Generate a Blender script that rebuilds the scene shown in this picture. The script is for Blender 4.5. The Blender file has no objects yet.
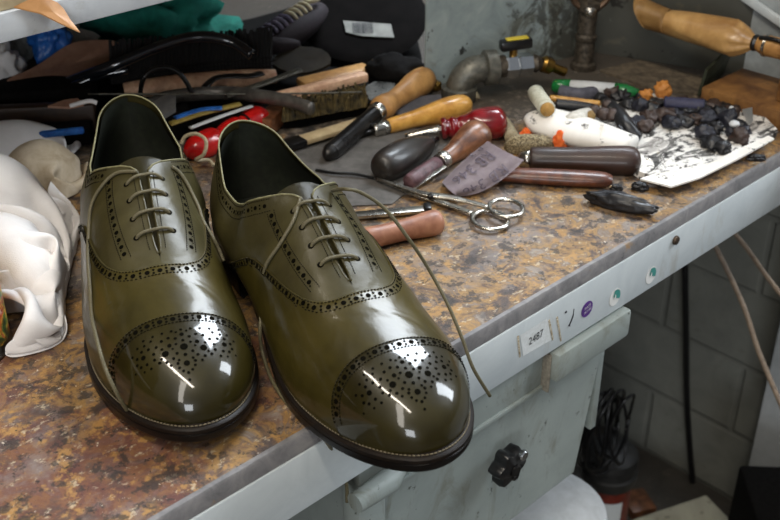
import bpy, bmesh, math, random
from mathutils import Vector, Matrix, noise
from mathutils.bvhtree import BVHTree
random.seed(7)
PI=math.pi
SC=bpy.context.scene
COL=SC.collection
B=0.85                      # bench top height
# ------------------------------------------------------------------ camera
F_PX=1083.0; PITCH=math.radians(30.7); YAW=math.radians(46.1); HC=0.41
cF=Vector((math.cos(YAW)*math.cos(PITCH),math.sin(YAW)*math.cos(PITCH),-math.sin(PITCH)))
cR=Vector((math.sin(YAW),-math.cos(YAW),0)); cU=cR.cross(cF)
CC=Vector((0,0,B+HC))
cam=bpy.data.cameras.new('camera'); camo=bpy.data.objects.new('camera',cam); COL.objects.link(camo)
cam.lens=F_PX/780*36; cam.sensor_width=36; cam.clip_start=.02
camo.location=CC; camo.rotation_euler=(PI/2-PITCH,0,YAW-PI/2)
cam.dof.use_dof=True; cam.dof.focus_distance=.72; cam.dof.aperture_fstop=13
SC.camera=camo
def ray(px,py): return (cF*F_PX+cR*(px-390)+cU*(260-py)).normalized()
def W(px,py,h=0.0):
    d=ray(px,py); return CC+d*((B+h-CC.z)/d.z)
def WY(px,py,y):           # point on the vertical plane y=const
    d=ray(px,py); return CC+d*(y/d.y)
# ------------------------------------------------------------------ objects
def tag(o,label=None,cat=None,group=None,kind=None):
    if label:o['label']=label
    if cat:o['category']=cat
    if group:o['group']=group
    if kind:o['kind']=kind
    return o
def empty(name,loc,label=None,cat=None,group=None,rz=0):
    o=bpy.data.objects.new(name,None); COL.objects.link(o); o.location=loc; o.rotation_euler=(0,0,rz)
    o.empty_display_size=.02
    bpy.context.view_layer.update()
    return tag(o,label,cat,group)
def link(name,me,m=None,parent=None,smooth=True,loc=None,local=False):
    """verts are in world space unless local; origin moved to loc / parent"""
    o=bpy.data.objects.new(name,me); COL.objects.link(o)
    if m is not None:
        for mm in (m if isinstance(m,(list,tuple)) else [m]): me.materials.append(mm)
    if smooth is not None:
        for p in me.polygons: p.use_smooth=bool(smooth)
        if smooth=='auto': me.set_sharp_from_angle(angle=math.radians(38))
    if parent is not None:
        o.parent=parent
        if not local:
            mw=Matrix.Translation(parent.location)@Matrix.Rotation(parent.rotation_euler.z,4,'Z')
            if parent.parent is not None: mw=Matrix.Translation(parent.parent.location)@Matrix.Rotation(parent.parent.rotation_euler.z,4,'Z')@mw
            me.transform(mw.inverted())
    elif not local:
        if loc is None and len(me.vertices):
            n=len(me.vertices); c=Vector((sum(v.co.x for v in me.vertices)/n,sum(v.co.y for v in me.vertices)/n,min(v.co.z for v in me.vertices)))
            loc=c
        if loc is not None:
            me.transform(Matrix.Translation(-Vector(loc))); o.location=loc
    return o
def bmo(name,bm,m=None,parent=None,smooth='auto',loc=None,local=False,recalc=True):
    if recalc: bmesh.ops.recalc_face_normals(bm,faces=bm.faces)
    me=bpy.data.meshes.new(name); bm.to_mesh(me); bm.free()
    return link(name,me,m,parent,smooth,loc,local)
def add_grid(bm,rows,closed_u=False,closed_v=False):
    V=[[bm.verts.new(p) for p in r] for r in rows]
    n=len(V); k=len(V[0])
    for i in range(n if closed_u else n-1):
        for j in range(k if closed_v else k-1):
            a,b,c,d=V[i][j],V[(i+1)%n][j],V[(i+1)%n][(j+1)%k],V[i][(j+1)%k]
            try: bm.faces.new((a,b,c,d))
            except ValueError: pass
    return V
def frame_of(d,up=None):
    d=d.normalized(); up=up or Vector((0,0,1))
    if abs(d.dot(up))>.98: up=Vector((1,0,0))
    s=d.cross(up).normalized(); return s,s.cross(d).normalized()
def sweep(bm,pts,rad,seg=10,sx=1,sy=1,caps=True,up=None):
    """tube through points; rad number or list; sx, sy stretch the section sideways / upwards"""
    pts=[Vector(p) for p in pts]; n=len(pts); rows=[]
    s=None
    for i,p in enumerate(pts):
        d=(pts[min(i+1,n-1)]-pts[max(i-1,0)])
        if d.length<1e-9: d=Vector((1,0,0))
        if s is None or up is not None: s,u=frame_of(d,up)
        else:
            d.normalize(); s=(s-d*s.dot(d)).normalized(); u=s.cross(d)
        r=rad[i] if isinstance(rad,(list,tuple)) else rad
        rows.append([p+s*(math.cos(2*PI*k/seg)*r*sx)+u*(math.sin(2*PI*k/seg)*r*sy) for k in range(seg)])
    V=add_grid(bm,rows,False,True)
    if caps:
        try: bm.faces.new(V[0]); bm.faces.new(V[-1][::-1])
        except ValueError: pass
    return V
def catmull(pts,k=8):
    P=[Vector(p) for p in pts]; out=[]
    for i in range(len(P)-1):
        a=P[max(i-1,0)];b=P[i];c=P[i+1];d=P[min(i+2,len(P)-1)]
        for j in range(k):
            t=j/k; out.append(.5*((2*b)+(c-a)*t+(2*a-5*b+4*c-d)*t*t+(3*b-a-3*c+d)*t**3))
    out.append(P[-1]); return out
def lathe(bm,A,Bp,prof,seg=20,sx=1,sy=1):
    """prof: (t along A->B in 0..1, radius m)"""
    A=Vector(A);Bp=Vector(Bp); d=Bp-A; s,u=frame_of(d)
    rows=[[A+d*t+s*(math.cos(2*PI*k/seg)*max(r,1e-5)*sx)+u*(math.sin(2*PI*k/seg)*max(r,1e-5)*sy) for k in range(seg)] for t,r in prof]
    V=add_grid(bm,rows,False,True)
    bm.faces.new(V[0]); bm.faces.new(V[-1][::-1])
def sprof(pts,k=6):
    """smooth a lathe profile"""
    return [(p.x,p.y) for p in catmull([Vector((a,b,0)) for a,b in pts],k)]
def box(bm,lo,hi,bev=0.0,M=None):
    g=bmesh.ops.create_cube(bm,size=1)
    lo=Vector(lo);hi=Vector(hi)
    for v in g['verts']:
        v.co=Vector(((v.co.x+.5)*(hi.x-lo.x)+lo.x,(v.co.y+.5)*(hi.y-lo.y)+lo.y,(v.co.z+.5)*(hi.z-lo.z)+lo.z))
    vs=g['verts']
    if bev>0:
        es=list({e for v in vs for e in v.link_edges})
        r=bmesh.ops.bevel(bm,geom=es,offset=bev,segments=2,affect='EDGES',profile=.5)
        vs=list({v for f in r['faces'] for v in f.verts}|set(v for v in vs if v.is_valid))
    if M is not None:
        for v in vs: v.co=M@v.co
    return vs
def obox(bm,A,Bp,w,h,bev=.0008,up=None):
    """box whose long axis runs A->B, w sideways, h upwards (centered)"""
    A=Vector(A);Bp=Vector(Bp);d=Bp-A;s,u=frame_of(d,up);L=d.length;d.normalize()
    M=Matrix((( d.x,s.x,u.x,A.x),(d.y,s.y,u.y,A.y),(d.z,s.z,u.z,A.z),(0,0,0,1)))
    tmp=bmesh.new(); box(tmp,(0,-w/2,-h/2),(L,w/2,h/2),bev); tmp.transform(M)
    me=bpy.data.meshes.new('t'); tmp.to_mesh(me); tmp.free(); bm.from_mesh(me); bpy.data.meshes.remove(me)
def fan_sheet(bm,outline,th,hf=None,rings=10,k=4,smooth=True,closed_bottom=True):
    """sheet from a star-shaped closed outline of world points; hf(p,r)-> extra height"""
    P=[Vector(p) for p in outline]
    if smooth:
        n=len(P); Q=[]
        for i in range(n):
            a,b,c,d=P[i-1],P[i],P[(i+1)%n],P[(i+2)%n]
            for j in range(k):
                t=j/k; Q.append(.5*((2*b)+(c-a)*t+(2*a-5*b+4*c-d)*t*t+(3*b-a-3*c+d)*t**3))
        P=Q
    else:
        n=len(P);P=[P[i].lerp(P[(i+1)%n],j/k) for i in range(n) for j in range(k)]
    c=sum(P,Vector())/len(P)
    def ring(r,dz):
        out=[]
        for p in P:
            q=c.lerp(p,r)
            if hf:q=q+Vector((0,0,hf(q,r)))
            out.append(q+Vector((0,0,dz)))
        return out
    rows=[ring(max(.01,i/rings),th) for i in range(rings+1)]
    if closed_bottom: rows+= [ring(max(.01,i/rings),0) for i in range(rings,-1,-1)]
    V=add_grid(bm,rows,False,True)
    bm.faces.new(V[0]); 
    if closed_bottom: bm.faces.new(V[-1][::-1])
def lump(bm,c,rx,ry,rz,amp=.25,fr=1.6,sub=3,seed=0,rot=0,flat=True):
    g=bmesh.ops.create_icosphere(bm,subdivisions=sub,radius=1)
    M=Matrix.Rotation(rot,3,'Z')
    for v in g['verts']:
        n=v.co.copy(); o=Vector((seed*3.1,seed*1.7,seed*.9))
        d=1+amp*noise.noise(n*fr+o)+amp*.5*noise.noise(n*fr*2.7+o)
        q=Vector((n.x*rx*d,n.y*ry*d,n.z*rz*d))
        if flat and q.z<-rz*.72: q.z=-rz*.72
        v.co=M@q+Vector(c)
    return g['verts']
def text_mesh(s,size=1.0,ext=0.0):
    cu=bpy.data.curves.new('t','FONT'); cu.body=s; cu.size=size; cu.align_x='CENTER'; cu.align_y='CENTER'; cu.extrude=ext; cu.resolution_u=3
    o=bpy.data.objects.new('t',cu); COL.objects.link(o); bpy.context.view_layer.update()
    dg=bpy.context.evaluated_depsgraph_get(); me=bpy.data.meshes.new_from_object(o.evaluated_get(dg))
    bpy.data.objects.remove(o); bpy.data.curves.remove(cu); return me
# ------------------------------------------------------------------ materials
def lin(c):
    if isinstance(c,str):
        c=c.lstrip('#'); c=[int(c[i:i+2],16)/255 for i in (0,2,4)]
        c=[x/12.92 if x<=.04045 else ((x+.055)/1.055)**2.4 for x in c]
    return (c[0],c[1],c[2],1)
MATS={}
def mat(name,c1,c2=None,rough=.5,metal=0,scale=30,bump=0.0,bscale=None,coat=0,spec=.5,c3=None,pos=(.35,.65),detail=6,stretch=None,crough=.1,trans=0,alpha=1,rvar=0,dist=0.4,k=3.5):
    if name in MATS: return MATS[name]
    m=bpy.data.materials.new(name); m.use_nodes=True; nt=m.node_tree; N=nt.nodes; Lk=nt.links
    b=N['Principled BSDF']; b.inputs['Roughness'].default_value=rough; b.inputs['Metallic'].default_value=metal
    b.inputs['Coat Weight'].default_value=coat; b.inputs['Coat Roughness'].default_value=crough; b.inputs['Specular IOR Level'].default_value=spec
    b.inputs['Transmission Weight'].default_value=trans; b.inputs['Alpha'].default_value=alpha
    b.inputs['Base Color'].default_value=lin(c1)
    tc=N.new('ShaderNodeTexCoord'); mp=N.new('ShaderNodeMapping'); Lk.new(tc.outputs['Object'],mp.inputs['Vector'])
    if stretch: mp.inputs['Scale'].default_value=stretch
    nz=N.new('ShaderNodeTexNoise'); nz.inputs['Scale'].default_value=scale*k; nz.inputs['Detail'].default_value=detail; nz.inputs['Distortion'].default_value=dist
    nz.inputs['Roughness'].default_value=.6
    Lk.new(mp.outputs['Vector'],nz.inputs['Vector'])
    if c2:
        r=N.new('ShaderNodeValToRGB'); e=r.color_ramp.elements; e[0].position=pos[0]; e[1].position=pos[1]; e[0].color=lin(c1); e[1].color=lin(c2)
        if c3: x=e.new(min(.98,pos[1]+.12)); x.color=lin(c3)
        Lk.new(nz.outputs['Fac'],r.inputs['Fac']); Lk.new(r.outputs['Color'],b.inputs['Base Color'])
    if rvar:
        mr=N.new('ShaderNodeMapRange'); mr.inputs['To Min'].default_value=max(0,rough-rvar); mr.inputs['To Max'].default_value=min(1,rough+rvar)
        mr.inputs['From Min'].default_value=.3; mr.inputs['From Max'].default_value=.7
        Lk.new(nz.outputs['Fac'],mr.inputs['Value']); Lk.new(mr.outputs['Result'],b.inputs['Roughness'])
    if bump:
        n2=N.new('ShaderNodeTexNoise'); n2.inputs['Scale'].default_value=bscale or scale*4; n2.inputs['Detail'].default_value=5
        Lk.new(mp.outputs['Vector'],n2.inputs['Vector'])
        bp=N.new('ShaderNodeBump'); bp.inputs['Strength'].default_value=bump; bp.inputs['Distance'].default_value=.001
        Lk.new(n2.outputs['Fac'],bp.inputs['Height']); Lk.new(bp.outputs['Normal'],b.inputs['Normal'])
    MATS[name]=m; return m
def layered(name,base,layers,rough=.7,bump=.5,bscale=300,metal=0,bdist=.001,extra=None):
    """base ramp [(pos,col)..] with scale, then layers (scale,detail,lo,hi,color,dist,stretch) mixed over it"""
    m=bpy.data.materials.new(name); m.use_nodes=True; nt=m.node_tree; N=nt.nodes; Lk=nt.links; b=N['Principled BSDF']
    b.inputs['Roughness'].default_value=rough; b.inputs['Metallic'].default_value=metal
    geo=N.new('ShaderNodeNewGeometry'); pos=geo.outputs['Position']
    sc,ramp=base
    def nz(scale,detail,dist=0,st=None,off=0,ro=.6):
        mp=N.new('ShaderNodeMapping'); Lk.new(pos,mp.inputs['Vector']); mp.inputs['Location'].default_value=(off,off*.7,off*.3)
        if st: mp.inputs['Scale'].default_value=st
        n=N.new('ShaderNodeTexNoise'); n.inputs['Scale'].default_value=scale; n.inputs['Detail'].default_value=detail; n.inputs['Distortion'].default_value=dist; n.inputs['Roughness'].default_value=ro
        Lk.new(mp.outputs['Vector'],n.inputs['Vector']); return n.outputs['Fac']
    r=N.new('ShaderNodeValToRGB'); e=r.color_ramp.elements
    while len(e)<len(ramp): e.new(.5)
    for i,(p,c) in enumerate(ramp): e[i].position=p; e[i].color=lin(c)
    Lk.new(nz(sc,10,.8,ro=.68),r.inputs['Fac']); cur=r.outputs['Color']
    for i,l in enumerate(layers):
        scale,detail,lo,hi,c,dist,st=l[:7]; mx=l[7] if len(l)>7 else 1
        f=nz(scale,detail,dist,st,off=3.7*(i+1),ro=.7)
        if len(l)>8 and l[8]:      # region: (x weight, y weight, offset) added to the noise
            sp=N.new('ShaderNodeVectorMath'); sp.operation='DOT_PRODUCT'; sp.inputs[1].default_value=(l[8][0],l[8][1],0); Lk.new(pos,sp.inputs[0])
            ad=N.new('ShaderNodeMath'); ad.operation='ADD'; Lk.new(sp.outputs['Value'],ad.inputs[0]); ad.inputs[1].default_value=l[8][2]; ad.use_clamp=False
            cl=N.new('ShaderNodeClamp'); cl.inputs['Min'].default_value=-.3; cl.inputs['Max'].default_value=.25; Lk.new(ad.outputs[0],cl.inputs['Value'])
            a2=N.new('ShaderNodeMath'); a2.operation='ADD'; Lk.new(cl.outputs[0],a2.inputs[0]); Lk.new(f,a2.inputs[1]); f=a2.outputs[0]
        mr=N.new('ShaderNodeMapRange'); mr.inputs['From Min'].default_value=lo; mr.inputs['From Max'].default_value=hi; mr.inputs['To Max'].default_value=mx
        Lk.new(f,mr.inputs['Value'])
        mi=N.new('ShaderNodeMix'); mi.data_type='RGBA'; Lk.new(mr.outputs['Result'],mi.inputs['Factor']); Lk.new(cur,mi.inputs[6]); mi.inputs[7].default_value=lin(c)
        cur=mi.outputs[2]
    Lk.new(cur,b.inputs['Base Color'])
    if bump:
        bp=N.new('ShaderNodeBump'); bp.inputs['Strength'].default_value=bump; bp.inputs['Distance'].default_value=bdist
        Lk.new(nz(bscale,8,.3,ro=.7),bp.inputs['Height']); Lk.new(bp.outputs['Normal'],b.inputs['Normal'])
    MATS[name]=m; return m
bench_m=layered('bench_top_paint',(38,[(.32,'#29211e'),(.42,'#4b3c34'),(.48,'#73583a'),(.53,'#937240'),(.58,'#6d5a4a'),(.66,'#8b8175')]),[
    (7,11,.46,.56,'#61342a',.5,None,.7,(-.9,-.3,.40)),
    (12,12,.54,.60,'#3e3533',.2,None,.75),
    (9,12,.53,.62,'#7c7470',.2,None,.7),
    (85,9,.54,.61,'#a67d42',.1,None,.72),
    (100,8,.58,.63,'#bcae93',.1,(1,1.4,1),.6),
    (75,8,.54,.59,'#29231f',.1,None,.8),
    (8,12,.46,.60,'#544c45',.2,None,.75,(.8,1.3,-1.34)),
    (36,10,.50,.60,'#857c70',.2,None,.6,(.8,1.3,-1.32)),
    (110,10,.54,.60,'#24201c',.1,None,.7,(.8,1.3,-1.32)),
    (190,4,.63,.67,'#14110e',0,None,.9),
    (210,4,.67,.71,'#d6cbb8',0,None,.75)],rough=.6,bump=.8,bscale=160,bdist=.001)
strip_m=layered('bench_edge_grey',(60,[(.3,'#5c5b5c'),(.5,'#747273'),(.7,'#868381')]),[(30,8,.6,.66,'#8d6c3c',.3,None,.8),(90,6,.62,.68,'#242120',0,None,.7)],rough=.7,bump=.4,bscale=300)
apron_m=layered('apron_paint',(20,[(.3,'#b9c1c4'),(.6,'#c9d0d2')]),[(18,8,.6,.7,'#a39d8e',.2,(1,1,.3),.6),(160,5,.72,.75,'#4d463c',0,None,.8)],rough=.45,bump=.1)
leather_in=mat('shoe_lining_leather','#14170f','#1f2318',rough=.6,scale=60)
# ------------------------------------------------------------------ shoe
def hermite(tab):
    X=[a for a,_ in tab]; Y=[b for _,b in tab]; n=len(X)
    d=[(Y[i+1]-Y[i])/(X[i+1]-X[i]) for i in range(n-1)]; m=[d[0]]+[0]*(n-2)+[d[-1]]
    for i in range(1,n-1): m[i]=0 if d[i-1]*d[i]<=0 else 2*d[i-1]*d[i]/(d[i-1]+d[i])
    def f(x):
        if x<=X[0]: return Y[0]
        if x>=X[-1]: return Y[-1]
        i=0
        while x>X[i+1]: i+=1
        h=X[i+1]-X[i]; t=(x-X[i])/h
        return (2*t**3-3*t*t+1)*Y[i]+(t**3-2*t*t+t)*h*m[i]+(-2*t**3+3*t*t)*Y[i+1]+(t**3-t*t)*h*m[i+1]
    return f
SL=.321
mm=.001
fLat=hermite([(0,33),(.15,34),(.3,35),(.42,41),(.55,49),(.65,54),(.75,55),(.85,54),(1,51)])
fMed=hermite([(0,33),(.15,33),(.3,32),(.42,35),(.55,42),(.65,47),(.75,49),(.85,49),(1,48)])
fZf=hermite([(0,34),(.2,32),(.3,28),(.45,16),(.55,11.5),(.68,10),(.8,11.5),(.9,15),(1,20)])
fTop=hermite([(0,100),(.06,95),(.13,86),(.2,80),(.27,78),(.33,84),(.38,94),(.43,100),(.48,97),(.53,91),(.6,81),(.66,73),(.72,66),(.78,61),(.85,56),(.92,52),(1,50)])
fGap=hermite([(0,17),(.06,21),(.13,26),(.2,30.5),(.28,34),(.34,33),(.385,25),(.42,11),(.45,3.6),(.52,2.8),(.64,1.8),(.675,0),(1,0)])
fB=hermite([(0,1),(.1,8),(.3,21),(.45,18),(.55,12),(.63,7),(.7,5),(1,4)])
fE=hermite([(0,0),(.1,3),(.25,8),(.4,6),(.55,2),(.65,0),(1,0)])
fK1=hermite([(0,.35),(.3,.3),(.5,.35),(.6,.42),(.7,.48),(.85,.6),(1,.6)])
fA=hermite([(0,.25),(.1,.2),(.25,.3),(.35,.6),(.42,.72),(.5,.74),(.6,.72),(.7,.7),(.85,.72),(1,.7)])
fD=hermite([(0,.35),(.25,.35),(.35,.22),(.42,.10),(.5,.08),(.6,.04),(.65,0),(1,0)])
SKEW=[-7.0,-.055]     # toe swing (mm) and how much earlier the outer side starts to curve in
def endf(x,side=0,pt=2.3,at=.64,ph=2.2,ah=.14):
    e=1; at=at+SKEW[1]*side
    if x>at: e=max(0,1-((x-at)/(1-at))**pt)**.5
    if x<ah: e*=max(0,1-((ah-x)/ah)**ph)**.5
    return e
def ctr(x):  # toe swing to the medial side, in mm
    return SKEW[0]*max(0,(x-.5)/.5)**1.6
def Sh(x,t,side):
    """upper surface in left-shoe space (+y lateral): x 0 heel..1 toe, t 0 featherline..1 top, side +1/-1"""
    e=endf(x,side); w=((fLat(x) if side>0 else fMed(x))-(1.5+2.3*min(1,max(0,(x-.25)/.25))))*e
    zf=fZf(x); h=(fTop(x)-zf)
    if x>.84: h*=max(0,1-((x-.84)/.16)**2.7)**(1/2.15)
    g=fGap(x)*(endf(x,ah=.09) if x<.3 else 1)
    g=min(g,w)
    b=fB(x)*min(1,e*1.5)
    P0=(w,zf);P1=(w+b,zf+fK1(x)*h);P2=(g+fA(x)*(w-g)+fE(x)*min(1,e*1.5),zf+h*(1-fD(x)));P3=(g,zf+h)
    s=1-t
    y=s**3*P0[0]+3*s*s*t*P1[0]+3*s*t*t*P2[0]+t**3*P3[0]
    z=s**3*P0[1]+3*s*s*t*P1[1]+3*s*t*t*P2[1]+t**3*P3[1]
    X=(6+x*(SL*1000-13))
    if x<.3:
        tt=(z-zf)/max(h,1); X+=(1-x/.3)**2*(-4.5*math.sin(PI*min(1,tt))+5*tt)
    return Vector((X*mm,(side*y+ctr(x))*mm,z*mm))
def Sn(x,t,side):
    e=.004; x0=min(max(x,e),1-3*e); t0=min(max(t,e),1-e)
    a=Sh(x0+e,t0,side)-Sh(x0-e,t0,side); b=Sh(x0,t0+e,side)-Sh(x0,t0-e,side)
    n=a.cross(b)
    if side>0: n=-n
    return n.normalized() if n.length>1e-12 else Vector((1,0,0))
def So(x,t,side,o): return Sh(x,t,side)+Sn(x,t,side)*o
def vs(n): # across the shoe from lateral featherline to medial featherline
    return [(1,i/n) for i in range(n+1)]+[(-1,1-i/n) for i in range(1,n+1)]
xs_=hermite([(0,.690),(.12,.689),(.24,.676),(.33,.645),(.41,.585),(.48,.50),(.56,.41),(.66,.345),(.78,.30),(.9,.27),(1,.26)])
def xs_v(v): return xs_(v)
def xc_v(v): return .822+.045*v**2.5
olive=dict(c1='#2b2a10',c2='#45421d')
def leather(name,c1,c2,rough,coat,cr,bump,lf=.3):
    m=mat(name,c1,c2,rough=rough,scale=14,k=1.6,coat=coat,crough=cr,bump=bump,bscale=420,pos=(.3,.72),detail=8,spec=.24)
    nt=m.node_tree; N=nt.nodes; bp=[n for n in N if n.type=='BUMP'][0]; b=N['Principled BSDF']
    tc=[n for n in N if n.type=='TEX_COORD'][0]; n2=N.new('ShaderNodeTexNoise'); n2.inputs['Scale'].default_value=32; n2.inputs['Detail'].default_value=2; n2.inputs['Distortion'].default_value=.6; nt.links.new(tc.outputs['Object'],n2.inputs['Vector'])
    b2=N.new('ShaderNodeBump'); b2.inputs['Strength'].default_value=lf; b2.inputs['Distance'].default_value=.004; nt.links.new(n2.outputs['Fac'],b2.inputs['Height']); nt.links.new(b2.outputs['Normal'],bp.inputs['Normal'])
    nt.links.new(bp.outputs['Normal'],b.inputs['Coat Normal'])
    return m
L_quar=leather('olive_leather_quarter','#2c2711','#453f23',.45,.22,.25,.10)
L_vamp=leather('olive_leather_vamp','#2d270a','#463d18',.40,.40,.16,.06)
L_cap=leather('olive_leather_mirror_shine','#1d1805','#312b0d',.34,1.0,.06,.02,.10)
L_rim=mat('pale_topline_edge','#605c3e','#7c7756',rough=.6,scale=80)
L_lace=mat('waxed_olive_lace','#4b442f','#665f45',rough=.55,scale=400,bump=.5,bscale=1500)
L_welt=mat('dark_brown_welt','#0e0906','#1a120b',rough=.5,spec=.2,scale=80)
L_sole=mat('dark_sole_edge','#080605','#100b08',rough=.35,spec=.25,scale=60)
L_hole=mat('perforation_dark','#070602','#0b0904',rough=.9,spec=.05)
L_stitch=mat('olive_stitch_thread','#12100a','#1c190d',rough=.8,scale=600,spec=.1)
L_wst=mat('welt_stitch_thread','#5d5340','#7a6f58',rough=.6,scale=600)
def make_shoe(name,label,loc,rz,sgn,lace_fn=None):
    root=empty(name,loc,label,'shoe','pair of olive brogue shoes' ,rz)
    mir=lambda p: Vector((p.x,p.y*sgn,p.z))
    raw_v=[];raw_f=[]
    def shell(nm,rows,m,track=True,par=root):
        bm=bmesh.new(); V=[[bm.verts.new(mir(p)) for p in r] for r in rows]
        bm.verts.index_update(); base=len(raw_v); k=len(rows[0])
        if track: raw_v.extend(p for r in rows for p in r)
        for i in range(len(V)-1):
            for j in range(k-1):
                q=[V[i][j],V[i+1][j],V[i+1][j+1],V[i][j+1]]
                if (q[0].co-q[1].co).length+(q[2].co-q[3].co).length<1e-7: continue
                if sgn<0: q=q[::-1]
                bm.faces.new(q[::-1])
                if track: raw_f.append([base+i*k+j,base+(i+1)*k+j,base+(i+1)*k+j+1,base+i*k+j+1])
        bmesh.ops.remove_doubles(bm,verts=bm.verts,dist=1e-6)
        return bmo(nm,bm,m,par,True,local=True,recalc=False)
    nv=26
    # quarters (whole back part), stations clustered at the heel
    xq=[.69*(1-math.cos(PI/2*i/60)) for i in range(61)]
    for side in (1,-1):
        shell('quarter',[[So(x,t/nv if side>0 else 1-t/nv,side,0) for t in range(nv+1)] for x in xq],L_quar)
    # lining
    ln=[[So(x,t,s,-.0022)+Vector((0,0,-.0006)) for s,t in vs(16)] for x in [.66*(1-math.cos(PI/2*i/40)) for i in range(41)]]
    bm=bmesh.new()
    for half in (0,1):
        rows=[[mir(p) for p in (r[:17] if not half else r[17:])] for r in ln]; add_grid(bm,rows)
    bmo('lining',bm,leather_in,root,True,local=True,recalc=False)
    bm=bmesh.new(); rows=[]
    for i in range(41):
        x=.02+.9*i/40; rows.append([mir(Vector(((6+x*(SL*1000-13))*mm,(k/4*((fLat(x) if k>0 else fMed(x))-4)*endf(x,1 if k>0 else -1)+ctr(x))*mm,(fZf(x)+4)*mm))) for k in range(-4,5)])
    add_grid(bm,rows); bmo('insole',bm,leather_in,root,True,local=True)
    # vamp and toe cap, each with a raised cut edge
    def overlay(nm,xb,o,m,n,o0=0.0):
        V=[(s,t) for s,t in vs(34)]
        rows=[]
        for dx,oo in ((0,o0-.0004),(0.0003,o0+(o-o0)*.75),(.0022,o)):
            rows.append([So(min(.999,xb(1-t)+dx),t,s,oo) for s,t in V])
        for i in range(1,n+1):
            q=1-(1-i/n)**2
            row=[]
            for s,t in V:
                x0=xb(1-t)+.0022; x=x0+(1-x0)*q
                row.append(So(x,t,s,o) if x<.9985 else Sh(1,t,s)+Vector((o,0,0)))
            rows.append(row)
        return shell(nm,rows,m)
    vamp=overlay('vamp',xs_v,.0011,L_vamp,44)
    cap=overlay('toe_cap',xc_v,.0021,L_cap,40,.0011)
    bvh=BVHTree.FromPolygons(raw_v,raw_f,epsilon=1e-7)
    def near(p):
        l,n,i,d=bvh.find_nearest(p)
        return l,n
    def drop(x,y):
        l,n,i,d=bvh.ray_cast(Vector((x,y,.2)),Vector((0,0,-1)))
        return (l,n) if l is not None else (None,None)
    # ---- decorative work
    holes=bmesh.new(); sts=bmesh.new(); wst=bmesh.new()
    def orient(n,ref):
        if n.dot(ref)<0: n=-n
        return n
    def hole(p,n,r,bm=holes):
        p=p+n*.00022; s,u=frame_of(n)
        c=bm.verts.new(mir(p)); R=[bm.verts.new(mir(p+s*math.cos(2*PI*k/10)*r+u*math.sin(2*PI*k/10)*r)) for k in range(10)]
        for k in range(10): bm.faces.new((c,R[k],R[(k+1)%10]))
    def capsule(bm,p,q,r,n):
        d=(q-p); 
        if d.length<1e-6: return
        sweep(bm,[mir(p+n*.0000),mir(p.lerp(q,.25)+n*r*.9),mir(p.lerp(q,.75)+n*r*.9),mir(q)],[r*.5,r,r,r*.5],seg=5)
    def resample(P,step):
        out=[P[0]]; acc=0
        for a,b in zip(P,P[1:]):
            d=(b-a).length
            while acc+d>=step:
                a=a.lerp(b,(step-acc)/d); out.append(a); d=(b-a).length; acc=0
            acc+=d
        return out
    def offs(P,i,d):
        T=(P[min(i+1,len(P)-1)]-P[max(i-1,0)]).normalized()
        l,n=near(P[i]); ref=P[i]-Vector((P[i].x,0,.03)); n=orient(n,ref)
        l,n=near(l+n.cross(T)*d); return l,orient(n,ref),T
    def stitch(P,d,step=.0022,r=.00036):
        R=resample(P,step)
        for i in range(0,len(R)-1):
            l,n,T=offs(R,i,d); capsule(sts,l-T*step*.33,l+T*step*.33,r,n)
    def band(P,dh,d1,d2,r=.0016,step=.0078,trim=0):
        stitch(P,d1); 
        if d2: stitch(P,d2)
        R=resample(P,step/2)
        for i in range(1,len(R)-1):
            l,n,T=offs(R,i,dh)
            if i%2: hole(l,n,r)
            else:
                for e in (-.0013,.0013):
                    l2,n2,T2=offs(R,i,dh+e); hole(l2,n2,.00085)
    def curve(fn,a,b,n=160): return [fn(a+(b-a)*i/n) for i in range(n+1)]
    def seam(v): # v -1..1, lateral first
        s=1 if v<0 else -1; return So(xs_v(abs(v)),1-abs(v),s,.0011)
    def capseam(v):
        s=1 if v<0 else -1; return So(xc_v(abs(v)),1-abs(v),s,.0021)
    band(curve(seam,-.97,.97,320),.0048,.0011,.0078)
    band(curve(capseam,-.9,.9,200),.0046,.0011,.0078,r=.00165)
    def topl(q): # runs medial front -> heel -> lateral front, below the topline
        x=abs(q); s=-1 if q<0 else 1; return Sh(x*x*2.6,.995,s)
    P=[p for p in curve(topl,-.392,.392,260)]
    R=resample(P,.0033)
    for d in (.0016,.0098):
        RR=resample(P,.0017)
        for i in range(len(RR)-1):
            l,n,T=offs(RR,i,d)
            if l.z>RR[i].z: l,n,T=offs(RR,i,-d)
            capsule(sts,l-T*.00055,l+T*.00055,.0003,n)
    for i in range(1,len(R)-1):
        for d in ((.0058,) if i%2 else (.0047,.0069)):
            l,n,T=offs(R,i,d)
            if l.z>R[i].z: l,n,T=offs(R,i,-d)
            hole(l,n,.0014 if i%2 else .0006)
    # facing rows
    for s in (1,-1):
        P=[]
        for i in range(40):
            f=i/39; x=.425+.225*f; l,n=drop((6+x*(SL*1000-13))*mm,(s*(22+7*f-9*f*f)+ctr(x))*mm)
            if l is not None: P.append(l+Vector((0,0,0)))
        R=resample(P,.0033)
        for i in range(1,len(R)-1):
            l,n=near(R[i]); n=orient(n,Vector((0,s*.3,1)))
            if i%2: hole(l,n,.0016)
            else:
                hole(l+Vector((0,s*.0011,0)),n,.0006); hole(l-Vector((0,s*.0011,0)),n,.0006)
        for off in (-.0036,.0036):
            RR=resample([p+Vector((0,s*off,0)) for p in P],.0017)
            for a,b in zip(RR,RR[1:]):
                l,n=near(a); n=orient(n,Vector((0,0,1))); l2,_=near(b)
                capsule(sts,l.lerp(l2,.16),l.lerp(l2,.84),.0003,n)
        # stitch beside the facing edge
        P=[Sh(.45+.2*i/60,.965,s) for i in range(61)]; RR=resample(P,.0017)
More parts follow.
